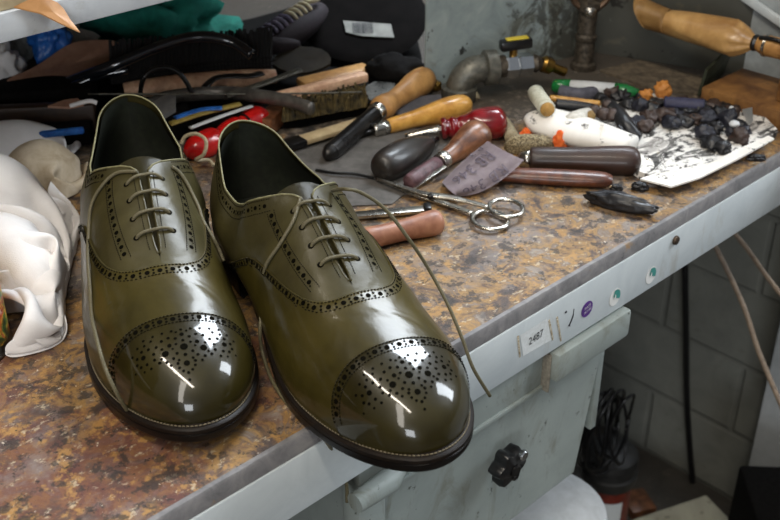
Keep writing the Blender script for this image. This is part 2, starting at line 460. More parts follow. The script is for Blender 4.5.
        for a,b in zip(RR,RR[1:]):
            l,n=near(a); n=orient(n,Vector((0,0,1))); l2,_=near(b); capsule(sts,l.lerp(l2,.16),l.lerp(l2,.84),.0003,n)
    # toe medallion
    capx=lambda u:(6+(SL*1000-13)*.835)*mm+u*mm*.86
    med=[(22,0,1.9),(34,0,1.5),(12,0,1.1),(28,0,.9),(40,0,.8),(17,0,.8)]
    for s in (1,-1):
        med+=[(24,s*11,1.7),(14.5,s*4,.8),(13,s*8,.8),(14,s*12,.8),(17,s*15.5,.8),(21,s*17.5,.8),(25,s*17.5,.8),(28.5,s*15,.8),(30,s*11,.8),(29,s*7,.8),(26,s*4.5,.8),
              (19,s*4.2,.7),(19,s*8,1.1),(20,s*12.5,.7),(26.5,s*13.5,.7),(33,s*5,.8),(36,s*4.5,.7),(38.5,s*2.6,.7),(31,s*4,.7),
              (16,s*20,.8),(15,s*24,.8),(17.5,s*27,.8),(21,s*27.5,.8),(24,s*25.5,.8),(25,s*22,.8),(19.5,s*23.5,1.3),(12,s*22,.7),(11,s*18,.7),(11,s*26,.7),(14,s*29.5,.7),(24.5,s*29,.6),(28,s*24,.6),(29,s*20,.7)]
    med+=[(8,k*5.5,.7) for k in range(-4,5)]+[(44,0,.7),(33,9,.7),(33,-9,.7),(22,6.5,.6),(22,-6.5,.6),(9.5,3,.6),(9.5,-3,.6)]
    for u,w_,r in med:
        l,n=drop(capx(u+3.5),w_*.98*mm+ctr(.9)*mm)
        if l is not None: hole(l,orient(n,Vector((0,0,1))),r*mm*1.2)
    # ---- lacing
    lx=[.472,.518,.564,.610]
    lace=bmesh.new()
    for x in lx:
        X=(6+x*(SL*1000-13))*mm; pts=[]
        for yy in (-11.5,-10.5,-8,-4.5,0,4.5,8,10.5,11.5):
            l,n=drop(X+(yy*.10)*mm,(yy+ctr(x))*mm)
            zz=l.z if l and l.z>.05 else None
            pts.append([X+(yy*.10)*mm,yy,zz])
        ok=[p[2] for p in pts if p[2]]
        for p in pts:
            a=abs(p[1]); z=(p[2] if p[2] and a>4 else max(ok))
            p[2]=z+(-.0012 if a>11 else .0007 if a>10 else .0019 if a>7 else .0021)
        sweep(lace,[mir(Vector((p[0],(p[1]+ctr(x))*mm,p[2]))) for p in catmull([Vector(q) for q in pts],5)] if 0 else catmull([mir(Vector((p[0],(p[1]+ctr(x))*mm,p[2]))) for p in pts],5),.00112,seg=9)
        for yy in (-11.5,11.5):
            l,n=drop(X+(yy*.10)*mm,(yy+ctr(x))*mm); hole(l,orient(n,Vector((0,0,1))),.0021)
    if lace_fn: lace_fn(lace,bvh,mir,root)
    lc=bmo('shoelace',lace,L_lace,root,True,local=True)
    # tongue
    bm=bmesh.new(); rows=[]
    for i in range(31):
        x=.40+.26*i/30; z=max(fTop(x),100 if x<.43 else 0)-2.6+(5*(1-(x-.40)/.04) if x<.44 else 0)
        wd=15*(1-.5*i/30)
        rows.append([mir(Vector(((6+x*(SL*1000-13))*mm,(wd*k/6+ctr(x))*mm,(z-abs(k/6)**2*(7 if x>.45 else 5))*mm))) for k in range(-6,7)])
    add_grid(bm,rows); r=bmesh.ops.solidify(bm,geom=bm.faces[:],thickness=-.0016); bmo('tongue',bm,L_quar,root,True,local=True)
    # topline edge and facing edges
    bm=bmesh.new()
    P=[mir(Sh(.45*((i/50)**2),1,-1)) for i in range(50,-1,-1)]+[mir(Sh(.45*((i/50)**2),1,1)) for i in range(1,51)]
    sweep(bm,P,.00065,seg=8)
    bmo('topline_binding',bm,L_rim,root,True,local=True)
    bm=bmesh.new()
    for s in (1,-1): sweep(bm,[mir(Sh(.44+.22*i/30,1,s)+Vector((0,0,-.0006))) for i in range(31)],.0010,seg=6)
    bmo('facing_edge',bm,L_quar,root,True,local=True)
    # ---- welt, sole, heel
    def outl(ins,x0=0,n=90):
        pts=[]
        for s in (1,-1):
            seq=[x0+(1-x0)*.5*(1-math.cos(PI*i/n)) for i in range(n+1)]
            if s<0: seq=seq[::-1]
            for x in seq[:-1]:
                w=(fLat(x) if s>0 else fMed(x))*endf(x,s)
                pts.append((x,Vector((x*SL,(s*w+ctr(x))*mm,0))))
        out=[];n_=len(pts)
        for i in range(n_):
            T=(pts[(i+1)%n_][1]-pts[i-1][1]).normalized(); Nn=Vector((-T.y,T.x,0))  # lateral +y going heel->toe: inward is right
            out.append((pts[i][0],pts[i][1]-Nn*ins))
        return out
    def loft(nm,lay,m,x0=0,top=False,bot=True):
        bm=bmesh.new(); rows=[]
        for ins,dz in lay:
            rows.append([mir(Vector((p.x,p.y,(fZf(x)*mm+dz) if not callable(dz) else dz(x)))) for x,p in outl(ins,x0)])
        V=add_grid(bm,rows,False,True)
        if bot: bm.faces.new(V[-1])
        if top: bm.faces.new(V[0])
        return bmo(nm,bm,m,root,'auto',local=True)
    wz=lambda x:min(1,max(0,(x-.28)/.12))
    loft('welt',[(.009,.0016),(.004,.0014),(.0008,.0008),(0,.0001),(0,-.0022),(.0012,-.0028)],L_welt,bot=False)
    loft('sole',[(.0012,-.0026),(.0003,-.0032),(.0001,-.0070),(.0012,-.0086),(.004,-.0094)],L_sole)
    # heel
    bm=bmesh.new(); rows=[]
    hz=lambda x:fZf(x)*mm-.0085
    for ins,f in ((.0008,1),(.0006,.7),(.0012,.69),(.0006,.66),(.001,.1),(.003,0)):
        ring=[]
        for i in range(25): 
            x=.265*(1-(i/24))**1; x=.265*(1-math.sin(PI/2*i/24)); ring.append(Vector((x*SL+ins*.8,(fLat(x)*endf(x))*mm-ins if fLat(x)*endf(x)*mm>ins else 0,hz(x)*f)))
        for i in range(23,-1,-1):
            x=.265*(1-math.sin(PI/2*i/24)); ring.append(Vector((x*SL+ins*.8,-(fMed(x)*endf(x))*mm+ins if fMed(x)*endf(x)*mm>ins else 0,hz(x)*f)))
        for k in range(1,7):
            y=-fMed(.265)+(fMed(.265)+fLat(.265))*k/7; ring.append(Vector((.265*SL-.006*(1-(abs(y)/32)**2),y*mm,hz(.265)*f)))
        rows.append([mir(p) for p in ring])
    V=add_grid(bm,rows,False,True); bm.faces.new(V[0]); bm.faces.new(V[-1])
    bmo('heel',bm,L_sole,root,'auto',local=True)
    # welt stitching around the forepart
    P=[Vector((p.x,p.y,fZf(x)*mm+.0016)) for x,p in outl(.0026,0,140) if x>.33]
    R=resample(P,.0024)
    for a,b in zip(R,R[1:]):
        if (b-a).length<.004: sweep(wst,[mir(a.lerp(b,.15)),mir(a.lerp(b,.5)+Vector((0,0,.0003))),mir(a.lerp(b,.85))],.00042,seg=5)
    bmo('perforations',holes,L_hole,root,False,local=True,recalc=False)
    bmo('stitching',sts,L_stitch,root,True,local=True)
    bmo('welt_stitching',wst,L_wst,root,True,local=True)
    return root
def place_shoe(toe,heel,hr):
    """toe: pixel of the sole tip at height .012, heel: pixel of the back rim at .093 -> origin and heading"""
    a=W(toe[0],toe[1],.012); b=W(heel[0],heel[1],.097); d=a-b; d.z=0
    print('SHOE',d.length); c=(a+b)/2; c.z=B; u=d.normalized(); o=c-u*(SL/2)
    return Vector((o.x,o.y,B)),math.atan2(u.y,u.x)
# ------------------------------------------------------------------ shoes
def lace_path(lace,bvh,mir,root,px,r=.0012):
    mw=Matrix.Translation(root.location)@Matrix.Rotation(root.rotation_euler.z,4,'Z'); inv=mw.inverted()
    out=[]
    for p in px:
        if len(p)==3: q=inv@W(*p); out.append(q); continue
        o=mir(inv@CC); d=mir(inv.to_3x3()@ray(*p)).normalized()
        l,n,i,dd=bvh.ray_cast(o,d)
        if l is not None:
            if n.dot(d)>0:n=-n
            out.append(mir(l+n*.0013))
        else: out.append(inv@W(p[0],p[1],.0014))
    sweep(lace,catmull(out,8),r,seg=9)
def lacesL(lace,bvh,mir,root):
    lace_path(lace,bvh,mir,root,[(137,173),(118,174),(104,186),(93,206),(88,235),(90,262),(92,290),(94,318),(98,345,.052),(105,368,.044),(114,388,.034),(123,404,.022),(135,422,.0015)])
    lace_path(lace,bvh,mir,root,[(171,168),(178,173),(185,183),(191,195),(197,208),(204,222),(211,238),(217,250),(222,262)])
def lacesR(lace,bvh,mir,root):
    lace_path(lace,bvh,mir,root,[(301,199),(294,222),(281,245),(267,268),(263,300,.040),(260,330,.025),(263,354,.008),(273,382,.003),(291,408,.002),(312,428,.0015),(326,441,-.01),(337,460,-.04),(346,482,-.06),(347,502,-.075)])
    lace_path(lace,bvh,mir,root,[(331,192),(345,189,.112),(362,193,.108),(385,209,.095),(408,238,.075),(428,268,.05),(447,303,.03),(462,338,.012),(473,368,-.005),(490,396,-.03)])
lo,rz=place_shoe((193,457),(124,88),.093)
make_shoe('brogue_shoe','olive brogue shoe beside the white cloth, standing wholly on the bench',lo,rz,-1,lacesL)
SKEW[:]=[3.5,.05]; SL=.312
lo2,rz2=place_shoe((409,440),(247,134),.093)
make_shoe('brogue_shoe','olive brogue shoe with its toe over the bench edge',lo2,rz2,1,lacesR)
# ------------------------------------------------------------------ workbench
Y0=.3895
bench=empty('workbench',(.5,Y0,0),'long workbench with a paint-stained top and pale grey steel front rail','workbench')
bm=bmesh.new(); box(bm,(-.7,Y0+.0015,B-.012),(1.30,1.168,B)); bmo('worktop',bm,bench_m,bench,False)
bm=bmesh.new()
n=240; rows=[]
for i in range(n+1):
    x=-.7+2.0*i/n; j=.0006*noise.noise(Vector((x*60,0,0)))+.0004*noise.noise(Vector((x*220,3,0)))
    rows.append([Vector((x,Y0+.004,B-.0125)),Vector((x,Y0+.0035,B+.0002)),Vector((x,Y0+.0005+j,B+.0001)),Vector((x,Y0-.0005+j*.5,B-.0012)),Vector((x,Y0-.0012,B-.0118)),Vector((x,Y0+.004,B-.0125))])
add_grid(bm,rows); bmo('edge_band',bm,strip_m,bench,'auto')
bm=bmesh.new(); box(bm,(-.7,Y0-.0022,B-.056),(1.30,Y0+.018,B-.0122),.0012); bmo('front_rail',bm,apron_m,bench,'auto')
bm=bmesh.new(); box(bm,(-.65,Y0+.03,0),(-.60,Y0+.08,B-.056),.001); bmo('leg',bm,apron_m,bench,'auto')
YF=Y0-.0024
def decal(name,cx,cy,rx,rz,m,par,d=.0,n=28,z=None):
    c=WY(cx,cy,YF); bm=bmesh.new(); vs_=[bm.verts.new((c.x+rx*math.cos(2*PI*k/n),YF-d,c.z+rz*math.sin(2*PI*k/n))) for k in range(n)]; bm.faces.new(vs_)
    e=bmesh.ops.extrude_face_region(bm,geom=bm.faces[:])
    for v in [g for g in e['geom'] if isinstance(g,bmesh.types.BMVert)]: v.co.y+=.0002
    return bmo(name,bm,m,par,False),c
purple=mat('purple_vinyl','#5b2a86','#4b2175',rough=.4); green=mat('teal_vinyl','#2f7f78','#3f938a',rough=.4); wht=mat('white_vinyl','#e6e6e4','#dcdcd8',rough=.5)
s_,c=decal('sticker',587,309,.0068,.0068,purple,bench,.0002); s_['label']='round purple sticker with white lettering'
def flat_text(txt,c,size,m,par,name='lettering',d=.0006,rot=0,sx=1):
    me=text_mesh(txt,size); R=Matrix.Rotation(rot,4,'Z')
    for v in me.vertices:
        q=R@Vector((v.co.x*sx,v.co.y,0)); v.co=Vector((c.x+q.x,YF-d,c.z+q.y))
    return link(name,me,m,par,False)
flat_text('PASS',c+Vector((0,0,.0022)),.0036,wht,s_,rot=.25); flat_text('TESTED',c+Vector((0.0004,0,-.0016)),.0028,wht,s_,rot=.25)
for px,py in ((615,297),(651,275)):
    s_,c=decal('sticker',px,py,.0070,.0078,wht,bench,.0002); s_['label']='round white sticker with a teal panel'
    bm=bmesh.new(); pts=[]
    for k in range(20):
        a=-.75+2.4*k/19+.25; pts.append((c.x+.0062*math.cos(a)+.0000,c.z+.0068*math.sin(a)))
    pts.append((c.x-.003,c.z+.001))
    bm.faces.new([bm.verts.new((x,YF-.0006,z)) for x,z in pts]); bmo('sticker_print',bm,green,s_,False)
    bm=bmesh.new(); bm.faces.new([bm.verts.new((c.x-.001+x,YF-.0009,c.z+z)) for x,z in ((0,.004),(.0012,.001),(.0008,-.001),(-.0006,-.0005))]); bmo('sticker_figure',bm,wht,s_,False)
# paper label with handwriting, bolts and drips
pl=[WY(520,335,YF),WY(547,318,YF),WY(551,340,YF),WY(523,356,YF)]
papm=mat('paper_label','#dfe3e4','#cfd3d2',rough=.6,scale=150); ink=mat('dark_ink','#23242a','#2c2d33',rough=.6); glue=mat('old_glue','#8d7a5c','#cfc9b8',rough=.7,scale=200,pos=(.4,.6))
bm=bmesh.new(); bm.faces.new([bm.verts.new(Vector((p.x,YF-.0002,p.z))) for p in pl]); lab=bmo('paper_label',bm,papm,bench,False)
cc=sum(pl,Vector())/4
flat_text('2487',cc,.0095,ink,lab,'handwriting',rot=.06,sx=.85)
bm=bmesh.new()
bm.free()
for a,b in (((518,336),(520,357)),((549,320),(553,340)),((557,317),(561,341))):
    bm=bmesh.new(); p=WY(*a,YF);q=WY(*b,YF); obox(bm,p,q,.0016,.0008,.0003,Vector((0,1,0))); bmo('tape_residue',bm,glue,bench)
bm=bmesh.new(); sweep(bm,catmull([WY(*p,YF) for p in ((574,309),(573,316),(569,326))],5),[.0003]*5+[.0006]*5+[.0012],seg=6); 
lump(bm,WY(566,312,YF),.0011,.0006,.0011,.3,flat=False,sub=2); bmo('paint_drip',bm,ink,bench)
steel=mat('dull_steel','#8c8b86','#6d6a64',rough=.35,metal=1,scale=60,rvar=.12)
bm=bmesh.new(); c=WY(675,240,YF); lathe(bm,c,c+Vector((0,-.003,0)),[(0,.004),(.3,.004),(.8,.0034),(1,.002)],14); bmo('bolt',bm,mat('rusty_bolt','#2e2620','#6b5a4c',rough=.5,metal=.7,scale=300),bench)
# ------------------------------------------------------------------ setting
wall_m=layered('painted_blockwork',(14,[(.3,'#7a7b74'),(.7,'#8e8f86')]),[(40,6,.6,.7,'#6e6d62',.2,None,.5)],rough=.8,bump=.4,bscale=90,bdist=.003)
def brickify(m):
    nt=m.node_tree;N=nt.nodes;Lk=nt.links;b=N['Principled BSDF']
    old=b.inputs['Base Color'].links[0].from_socket
    g=N.new('ShaderNodeNewGeometry'); sp=N.new('ShaderNodeSeparateXYZ'); cb=N.new('ShaderNodeCombineXYZ'); Lk.new(g.outputs['Position'],sp.inputs[0]); Lk.new(sp.outputs['Y'],cb.inputs['X']); Lk.new(sp.outputs['Z'],cb.inputs['Y'])
    br=N.new('ShaderNodeTexBrick'); br.inputs['Scale'].default_value=1; br.inputs['Brick Width'].default_value=.30; br.inputs['Row Height'].default_value=.13; br.inputs['Mortar Size'].default_value=.006; br.inputs['Mortar Smooth'].default_value=.6
    br.inputs['Color1'].default_value=(1,1,1,1); br.inputs['Color2'].default_value=(.88,.88,.88,1); br.inputs['Mortar'].default_value=(.86,.86,.86,1)
    Lk.new(cb.outputs[0],br.inputs['Vector'])
    mi=N.new('ShaderNodeMix'); mi.data_type='RGBA'; mi.blend_type='MULTIPLY'; mi.inputs['Factor'].default_value=1; Lk.new(old,mi.inputs[6]); Lk.new(br.outputs['Color'],mi.inputs[7]); Lk.new(mi.outputs[2],b.inputs['Base Color'])
    bp=N.new('ShaderNodeBump'); bp.inputs['Strength'].default_value=1; bp.inputs['Distance'].default_value=.0025; bp.invert=True; Lk.new(br.outputs['Fac'],bp.inputs['Height']); 
    old=b.inputs['Normal'].links[0].from_socket; Lk.new(old,bp.inputs['Normal']); Lk.new(bp.outputs['Normal'],b.inputs['Normal'])
brickify(wall_m)
floor_m=layered('concrete_floor',(8,[(.3,'#3a3733'),(.7,'#5a554e')]),[(60,6,.6,.68,'#7a7264',.2,None,.6)],rough=.85,bump=.3)
dark_wall=mat('dark_painted_wall','#121416','#1a1c1f',spec=.15,rough=.9,scale=8)
def struct(name,lo,hi,m):
    bm=bmesh.new(); box(bm,lo,hi); o=bmo(name,bm,m,None,False); o['kind']='structure'; return o
struct('floor',(-2.5,-3,-.05),(1.50,1.17,0),floor_m)
struct('wall_right',(1.34,-3,0),(1.44,1.168,B-.013),wall_m)
struct('wall_back',(-2.5,1.17,0),(1.50,1.27,3.0),dark_wall)
# ------------------------------------------------------------------ lights
def area(name,loc,target,sx,sy,power,col=(1,1,1),spread=180):
    l=bpy.data.lights.new(name,'AREA'); l.shape='RECTANGLE'; l.size=sx; l.size_y=sy; l.energy=power; l.color=col; l.spread=math.radians(spread)
    o=bpy.data.objects.new(name,l); COL.objects.link(o); o.location=loc
    o.rotation_euler=(Vector(target)-Vector(loc)).to_track_quat('-Z','Y').to_euler(); return o
area('window_daylight',(1.75,1.0,2.6),(.4,.5,.9),1.0,.9,80,(.84,.92,1.0))
area('side_window_daylight',(2.2,-.5,2.1),(.4,.4,.9),.5,1.2,30,(.86,.93,1.0))
area('ceiling_tube_lamp',(-.35,.35,2.75),(-.35,.35,0),.12,2.4,34,(1,.90,.76))
area('low_fill_light',(-1.9,-1.9,1.35),(.8,.9,.45),1.0,.9,27,(.9,.95,1.0))  # added low fill lamp behind the camera, brightens the space under the bench
area('far_tube_lamp',(-1.6,-.8,2.75),(0,0,.8),.5,2.4,26,(1,.94,.85))
w=bpy.data.worlds.new('workshop_air'); SC.world=w; w.use_nodes=True
wn=w.node_tree; bg=wn.nodes['Background']; bg.inputs['Strength'].default_value=.30
tcw=wn.nodes.new('ShaderNodeTexCoord'); sw=wn.nodes.new('ShaderNodeSeparateXYZ'); rw=wn.nodes.new('ShaderNodeValToRGB'); wn.links.new(tcw.outputs['Generated'],sw.inputs[0]); wn.links.new(sw.outputs['Z'],rw.inputs['Fac']); wn.links.new(rw.outputs['Color'],bg.inputs['Color'])
rw.color_ramp.elements[0].position=0; rw.color_ramp.elements[0].color=(.22,.21,.20,1); rw.color_ramp.elements[1].position=.85; rw.color_ramp.elements[1].color=(.80,.86,.95,1)
SC.view_settings.view_transform='Standard'; SC.view_settings.look='None'; SC.view_settings.exposure=0; SC.view_settings.gamma=1; SC.view_settings.use_curve_mapping=False
def WX(px,py,x): d=ray(px,py); return CC+d*(x/d.x)
# ------------------------------------------------------------------ things on the bench
def PR(px,py,hw,h=0): # half width in pixels -> metres at that point
    return hw*((W(px,py,h)-CC).dot(cF))/F_PX
def on(px,py,hw): # centre point of something round lying on the bench, seen at that pixel
    r=PR(px,py,hw); return W(px,py,r)
def single(name,bm,m,label,cat,group=None,smooth='auto',kind=None):
    o=bmo(name,bm,m,None,smooth); tag(o,label,cat,group,kind); return o
wood_tan=mat('worn_tan_wood','#9a6c3a','#c9995c',rough=.45,scale=18,stretch=(1,1,1),bump=.15,c3='#6a4222',detail=8)
wood_yel=mat('yellow_varnished_wood','#b07a2c','#d9a551',rough=.35,scale=25,coat=.4,c3='#7c4f1c')
wood_brn=mat('brown_handle_wood','#4e2c19','#8a5a3a',rough=.4,scale=22,coat=.3)
wood_pink=mat('pinkish_bare_wood','#c9977a','#efc9a6',rough=.55,scale=30)
wood_hand=mat('brown_pink_handle_wood','#7a4c38','#a37258',rough=.45,scale=20)
wood_dark=mat('dark_stained_wood','#150e0b','#3a2116',rough=.5,scale=5,coat=.15)
wood_red=mat('reddish_stick_wood','#3d1d12','#69371f',rough=.45,scale=30,coat=.3)
wood_or=mat('orange_block_wood','#5c3b1e','#8f6536',rough=.6,scale=12,bump=.2,c3='#3c2716')
steel_b=mat('bright_worn_steel','#bdbab2','#a7a298',rough=.27,metal=1,scale=20,rvar=.06)
steel_d=mat('dark_tool_steel','#2a292a','#3a3836',rough=.3,metal=.8,scale=15,rvar=.05)
iron=mat('grey_cast_fitting','#55544e','#78766c',rough=.45,metal=.55,scale=40,bump=.3,c3='#3b362e')
chrome=mat('chrome','#d5d8da',rough=.2,metal=1)
brass=mat('brass','#a98646','#8a6a34',rough=.3,metal=1,scale=60)
blk=mat('black_plastic','#0b0b0c','#141415',rough=.32,scale=40,coat=.2)
blk_w=mat('black_horn_handle','#16120f','#2a231d',rough=.45,scale=30,coat=.2)
blk_m=mat('matt_black','#0a0909','#151413',spec=.12,rough=.9,scale=60,bump=.4)
red_p=mat('red_plastic','#b20d0f','#d01a17',rough=.25,scale=20,coat=.5)
red_w=mat('dark_red_lacquer','#5e0a10','#86141a',rough=.22,scale=20,coat=.7)
wax_m=mat('black_heel_wax','#0d0d0e','#26262a',rough=.38,scale=60,bump=.8,bscale=160)
wax_b=mat('brown_wax','#2b201b','#4a3a34',rough=.5,scale=60,bump=.6,bscale=160)
orange=mat('orange_foam','#e0561c','#f07a35',rough=.8,scale=60,bump=.4)
cream=mat('cream_cord','#c9bd9f','#a79a7c',rough=.8,scale=200,bump=.5)
cloth_m=mat('white_cotton_rag','#d6d2d0','#e8e5e3',rough=.9,scale=7,bump=.25,bscale=1200,c3='#e4dcd6')
cloth_d=mat('stained_cream_rag','#a9977c','#cbbda6',rough=.9,scale=16,bump=.25,bscale=1200)
paper_m=layered('spattered_paper',(9,[(.3,'#d6d2cb'),(.6,'#ebe8e3')]),[(26,9,.51,.55,'#2a2827',1.4,(.8,2.0,1),.9),(80,6,.54,.58,'#191716',.3,None,.95),(8,9,.54,.62,'#8f8a86',1.2,(.7,2.4,1),.7),(30,8,.62,.70,'#a8987c',.3,None,.7)],rough=.85,bump=.3,bscale=60)
roll_m=layered('clean_paper_roll',(9,[(.3,'#d9d4cc'),(.6,'#ece8e1')]),[(80,6,.60,.64,'#2a2724',.3,None,.9),(20,8,.62,.72,'#b5a78c',.3,None,.6)],rough=.85,bump=.2,bscale=60)
kraft=mat('brown_kraft_paper','#9a713f','#c39a60',rough=.42,scale=10,bump=1.0,bscale=70,coat=.3)
sandp=mat('grey_sandpaper_back','#9a8c93','#aea1a5',rough=.8,scale=30)
sandt=mat('faded_print','#544a54','#625862',rough=.8)
galv=layered('galvanised_sheet',(30,[(.3,'#7f8b8c'),(.5,'#909c9c'),(.7,'#a3adab')]),[(18,10,.44,.54,'#5a5b50',1.6,None,.8,(2.2,0,-1.93)),(40,9,.49,.55,'#33302a',.8,None,.75,(2.2,0,-1.93)),(40,3,.66,.69,'#1f1c18',0,None,.9),(24,8,.60,.68,'#6b6452',.3,None,.4)],rough=.5,bump=.15,bscale=60)
grime=mat('grimy_metal','#2b2620','#5a5145',rough=.5,metal=.4,scale=60,bump=.5)
teal=mat('teal_cloth','#12685b','#1f8271',rough=.85,scale=20)
lthr=mat('brown_leather_piece','#8a6450','#a37d66',rough=.6,scale=20)
bluep=mat('blue_plastic','#1c4f9a','#2e6fbe',rough=.4,scale=40)
purpl=mat('dark_purple_cloth','#1d161a','#2c2127',rough=.8,scale=60)
bris_b=mat('black_bristle','#0d0c0c','#1d1b1b',rough=.7,scale=200)
bris_o=mat('olive_bristle','#1d1a0f','#6c5c35',rough=.8,scale=30)
whitepl=mat('white_plastic','#cfd2d4','#bfc2c3',rough=.4,scale=20)

# ---- rags on the left
def rag(name,c,rx,ry,h,rot,seed,m,label,fold=1.0,fr=1.0,fdir=1.2):
    bm=bmesh.new(); n=110; rows=[]; cx=Vector(c); R=Matrix.Rotation(rot,3,'Z')
    for i in range(n+1):
        row=[]
        for j in range(n+1):
            u=i/n*2-1; v=j/n*2-1
            # squircle -> disc
            x=u*math.sqrt(1-v*v/2); y=v*math.sqrt(1-u*u/2); r=math.hypot(x,y)
            wob=1+.13*noise.noise(Vector((x*1.5+seed,y*1.5,seed)))
            q=Vector((x*1.6,y*1.6,seed))*fr
            wv=noise.noise_vector(q*.8)*.35
            ca_,sa_=math.cos(fdir),math.sin(fdir); A_=(x*ca_+y*sa_); B_=(-x*sa_+y*ca_)
            n1=noise.noise(Vector((A_*.75*fr,B_*2.0*fr+wv.x,seed))+wv*.6); n2=noise.noise(Vector((A_*1.3*fr,B_*3.6*fr,seed+7))+wv); n3=noise.noise(Vector((x*6,y*6,seed+2)))
            f1=1-2.6*math.sqrt(n1*n1+.002); f2=1-2.6*math.sqrt(n2*n2+.003)
            f3=noise.noise(q*.6+Vector((9,1,2)))
            env=(1-r**3.2)**.6 if r<1 else 0
            z=h*env*(.42+.34*f1*fold+.16*f2*fold+.25*f3+.03*n3)+.0015
            px=x*rx*wob+wv.x*.012*env; py=y*ry*wob+wv.y*.012*env
            row.append(cx+R@Vector((px,py,0))+Vector((0,0,max(z,.0012))))
        rows.append(row)
    add_grid(bm,rows)
    bmesh.ops.solidify(bm,geom=bm.faces[:],thickness=.0008)
    return single(name,bm,m,label,'rag','rags heaped beside the shoes',smooth=True)
import numpy as np
from mathutils.kdtree import KDTree
tin_c=W(9,350,0)+Vector((-cR.x,-cR.y,0))*.036
shu=Vector((math.cos(rz),math.sin(rz),0)); shn=Vector((-shu.y,shu.x,0))
def drape(c,size,seed,foot,rot,m,label,mounds,n=56,steps=150,asp=1.0,thick=.0030,h0=.05):
    """position based cloth: a square rag falls over soft mounds while an elliptical fence of final radii foot gathers it"""
    rng=np.random.RandomState(seed); g=np.linspace(-1,1,n+1); U,V_=np.meshgrid(g,g,indexing='ij')
    cr,sr=math.cos(rot+.5),math.sin(rot+.5); A=size/2
    X=np.zeros((n+1,n+1,3)); X[...,0]=c.x+foot[0]*1.15*(U*math.cos(rot)*.8-0)-foot[1]*1.15*V_*math.sin(rot)*.8; X[...,1]=c.y+foot[0]*1.15*U*math.sin(rot)*.8+foot[1]*1.15*V_*math.cos(rot)*.8
    nz=np.array([[noise.noise(Vector((a*2.2,b*2.2,seed))) for b in g] for a in g]); nz2=np.array([[noise.noise(Vector((a*6,b*6,seed+5))) for b in g] for a in g])
    X[...,2]=B+h0+.045*nz+.014*nz2+.03
    P0=X.copy(); L=size/n; Ly=L*asp
    def con(a,b,r,k):
        d=X[b]-X[a]; l=np.sqrt((d*d).sum(-1,keepdims=True))+1e-9; q=d*((l-r)/l*.5*k); X[a]+=q; X[b]-=q
    sl=slice; S=[]
    for st,k in ((1,.95),(2,.22),(4,.10)):
        for ph in range(2*st):
            i0=np.array([i for i in range(0,n+1-st) if (i//st)%2==ph//st and i%st==ph%st]); 
            if len(i0)==0: continue
            S.append(((i0,),(i0+st,),L*st,k,0)); S.append((i0,i0+st,Ly*st,k,1))
    D=math.hypot(L,Ly)
    fo=np.array(foot); ca,sa=math.cos(rot),math.sin(rot)
    full=1.15
    for t in range(steps):
        vel=(X-P0)*.955; P0=X.copy(); X=X+vel; X[...,2]-=.00055
        f=min(1,t/(steps*.7)); rx=fo[0]*(1.25-.25*f); ry=fo[1]*(1.25-.25*f)
        for it in range(9):
            for a,b,r,k,ax in S:
                if ax==0:
                    a_,b_=a[0],b[0]; d=X[b_]-X[a_]; l=np.sqrt((d*d).sum(-1,keepdims=True))+1e-9; e=(l-r)/l*.5*k
                    if r>L*1.5: e=np.minimum(e,0)
                    q=d*e; X[a_]+=q; X[b_]-=q
                else:
                    d=X[:,b]-X[:,a]; l=np.sqrt((d*d).sum(-1,keepdims=True))+1e-9; e=(l-r)/l*.5*k
                    if r>Ly*1.5: e=np.minimum(e,0)
                    q=d*e; X[:,a]+=q; X[:,b]-=q
            for a,b in (((sl(0,n),sl(0,n)),(sl(1,n+1),sl(1,n+1))),((sl(1,n+1),sl(0,n)),(sl(0,n),sl(1,n+1)))):
                d=X[b]-X[a]; l=np.sqrt((d*d).sum(-1,keepdims=True))+1e-9; q=d*((l-D)/l*.12); X[a]+=q; X[b]-=q
            # fence
            dx=X[...,0]-c.x; dy=X[...,1]-c.y; u=dx*ca+dy*sa; v=-dx*sa+dy*ca; r=np.sqrt((u/rx)**2+(v/ry)**2); k=np.where(r>1,1/np.maximum(r,1e-6),1)
            k=1-(1-k)*.35; u*=k; v*=k; X[...,0]=c.x+u*ca-v*sa; X[...,1]=c.y+u*sa+v*ca
            for mx,my,mz,ax_,ay_,az_ in mounds:
                d=X-np.array([mx,my,mz]); q=d/np.array([ax_,ay_,az_]); r=np.sqrt((q*q).sum(-1,keepdims=True)); X=np.where(r<1,np.array([mx,my,mz])+d/np.maximum(r,.05),X)
            # tin and shoe
            dx=X[...,0]-tin_c.x; dy=X[...,1]-tin_c.y; r=np.sqrt(dx*dx+dy*dy)+1e-9; k=np.where(r<.0385,.0385/r,1); X[...,0]=np.where(r<.0385,tin_c.x+np.abs(dx)*k,X[...,0]); X[...,1]=tin_c.y+dy*k
            dx=X[...,0]-lo.x; dy=X[...,1]-lo.y; al=dx*shu.x+dy*shu.y; sd=dx*shn.x+dy*shn.y
            lim=np.interp(al,[-.03,0,.05,.12,.2,.26,.33],[-.01,-.036,-.050,-.062,-.064,-.060,-.02]); pen=np.where((al>-.02)&(al<.33)&(sd>lim),lim-sd,0)
            X[...,0]+=shn.x*pen; X[...,1]+=shn.y*pen
            X[...,2]=np.maximum(X[...,2],B+.0012)
        lowm=X[...,2:3]<B+.0016; P0=np.where(lowm,X*.6+P0*.4,P0)
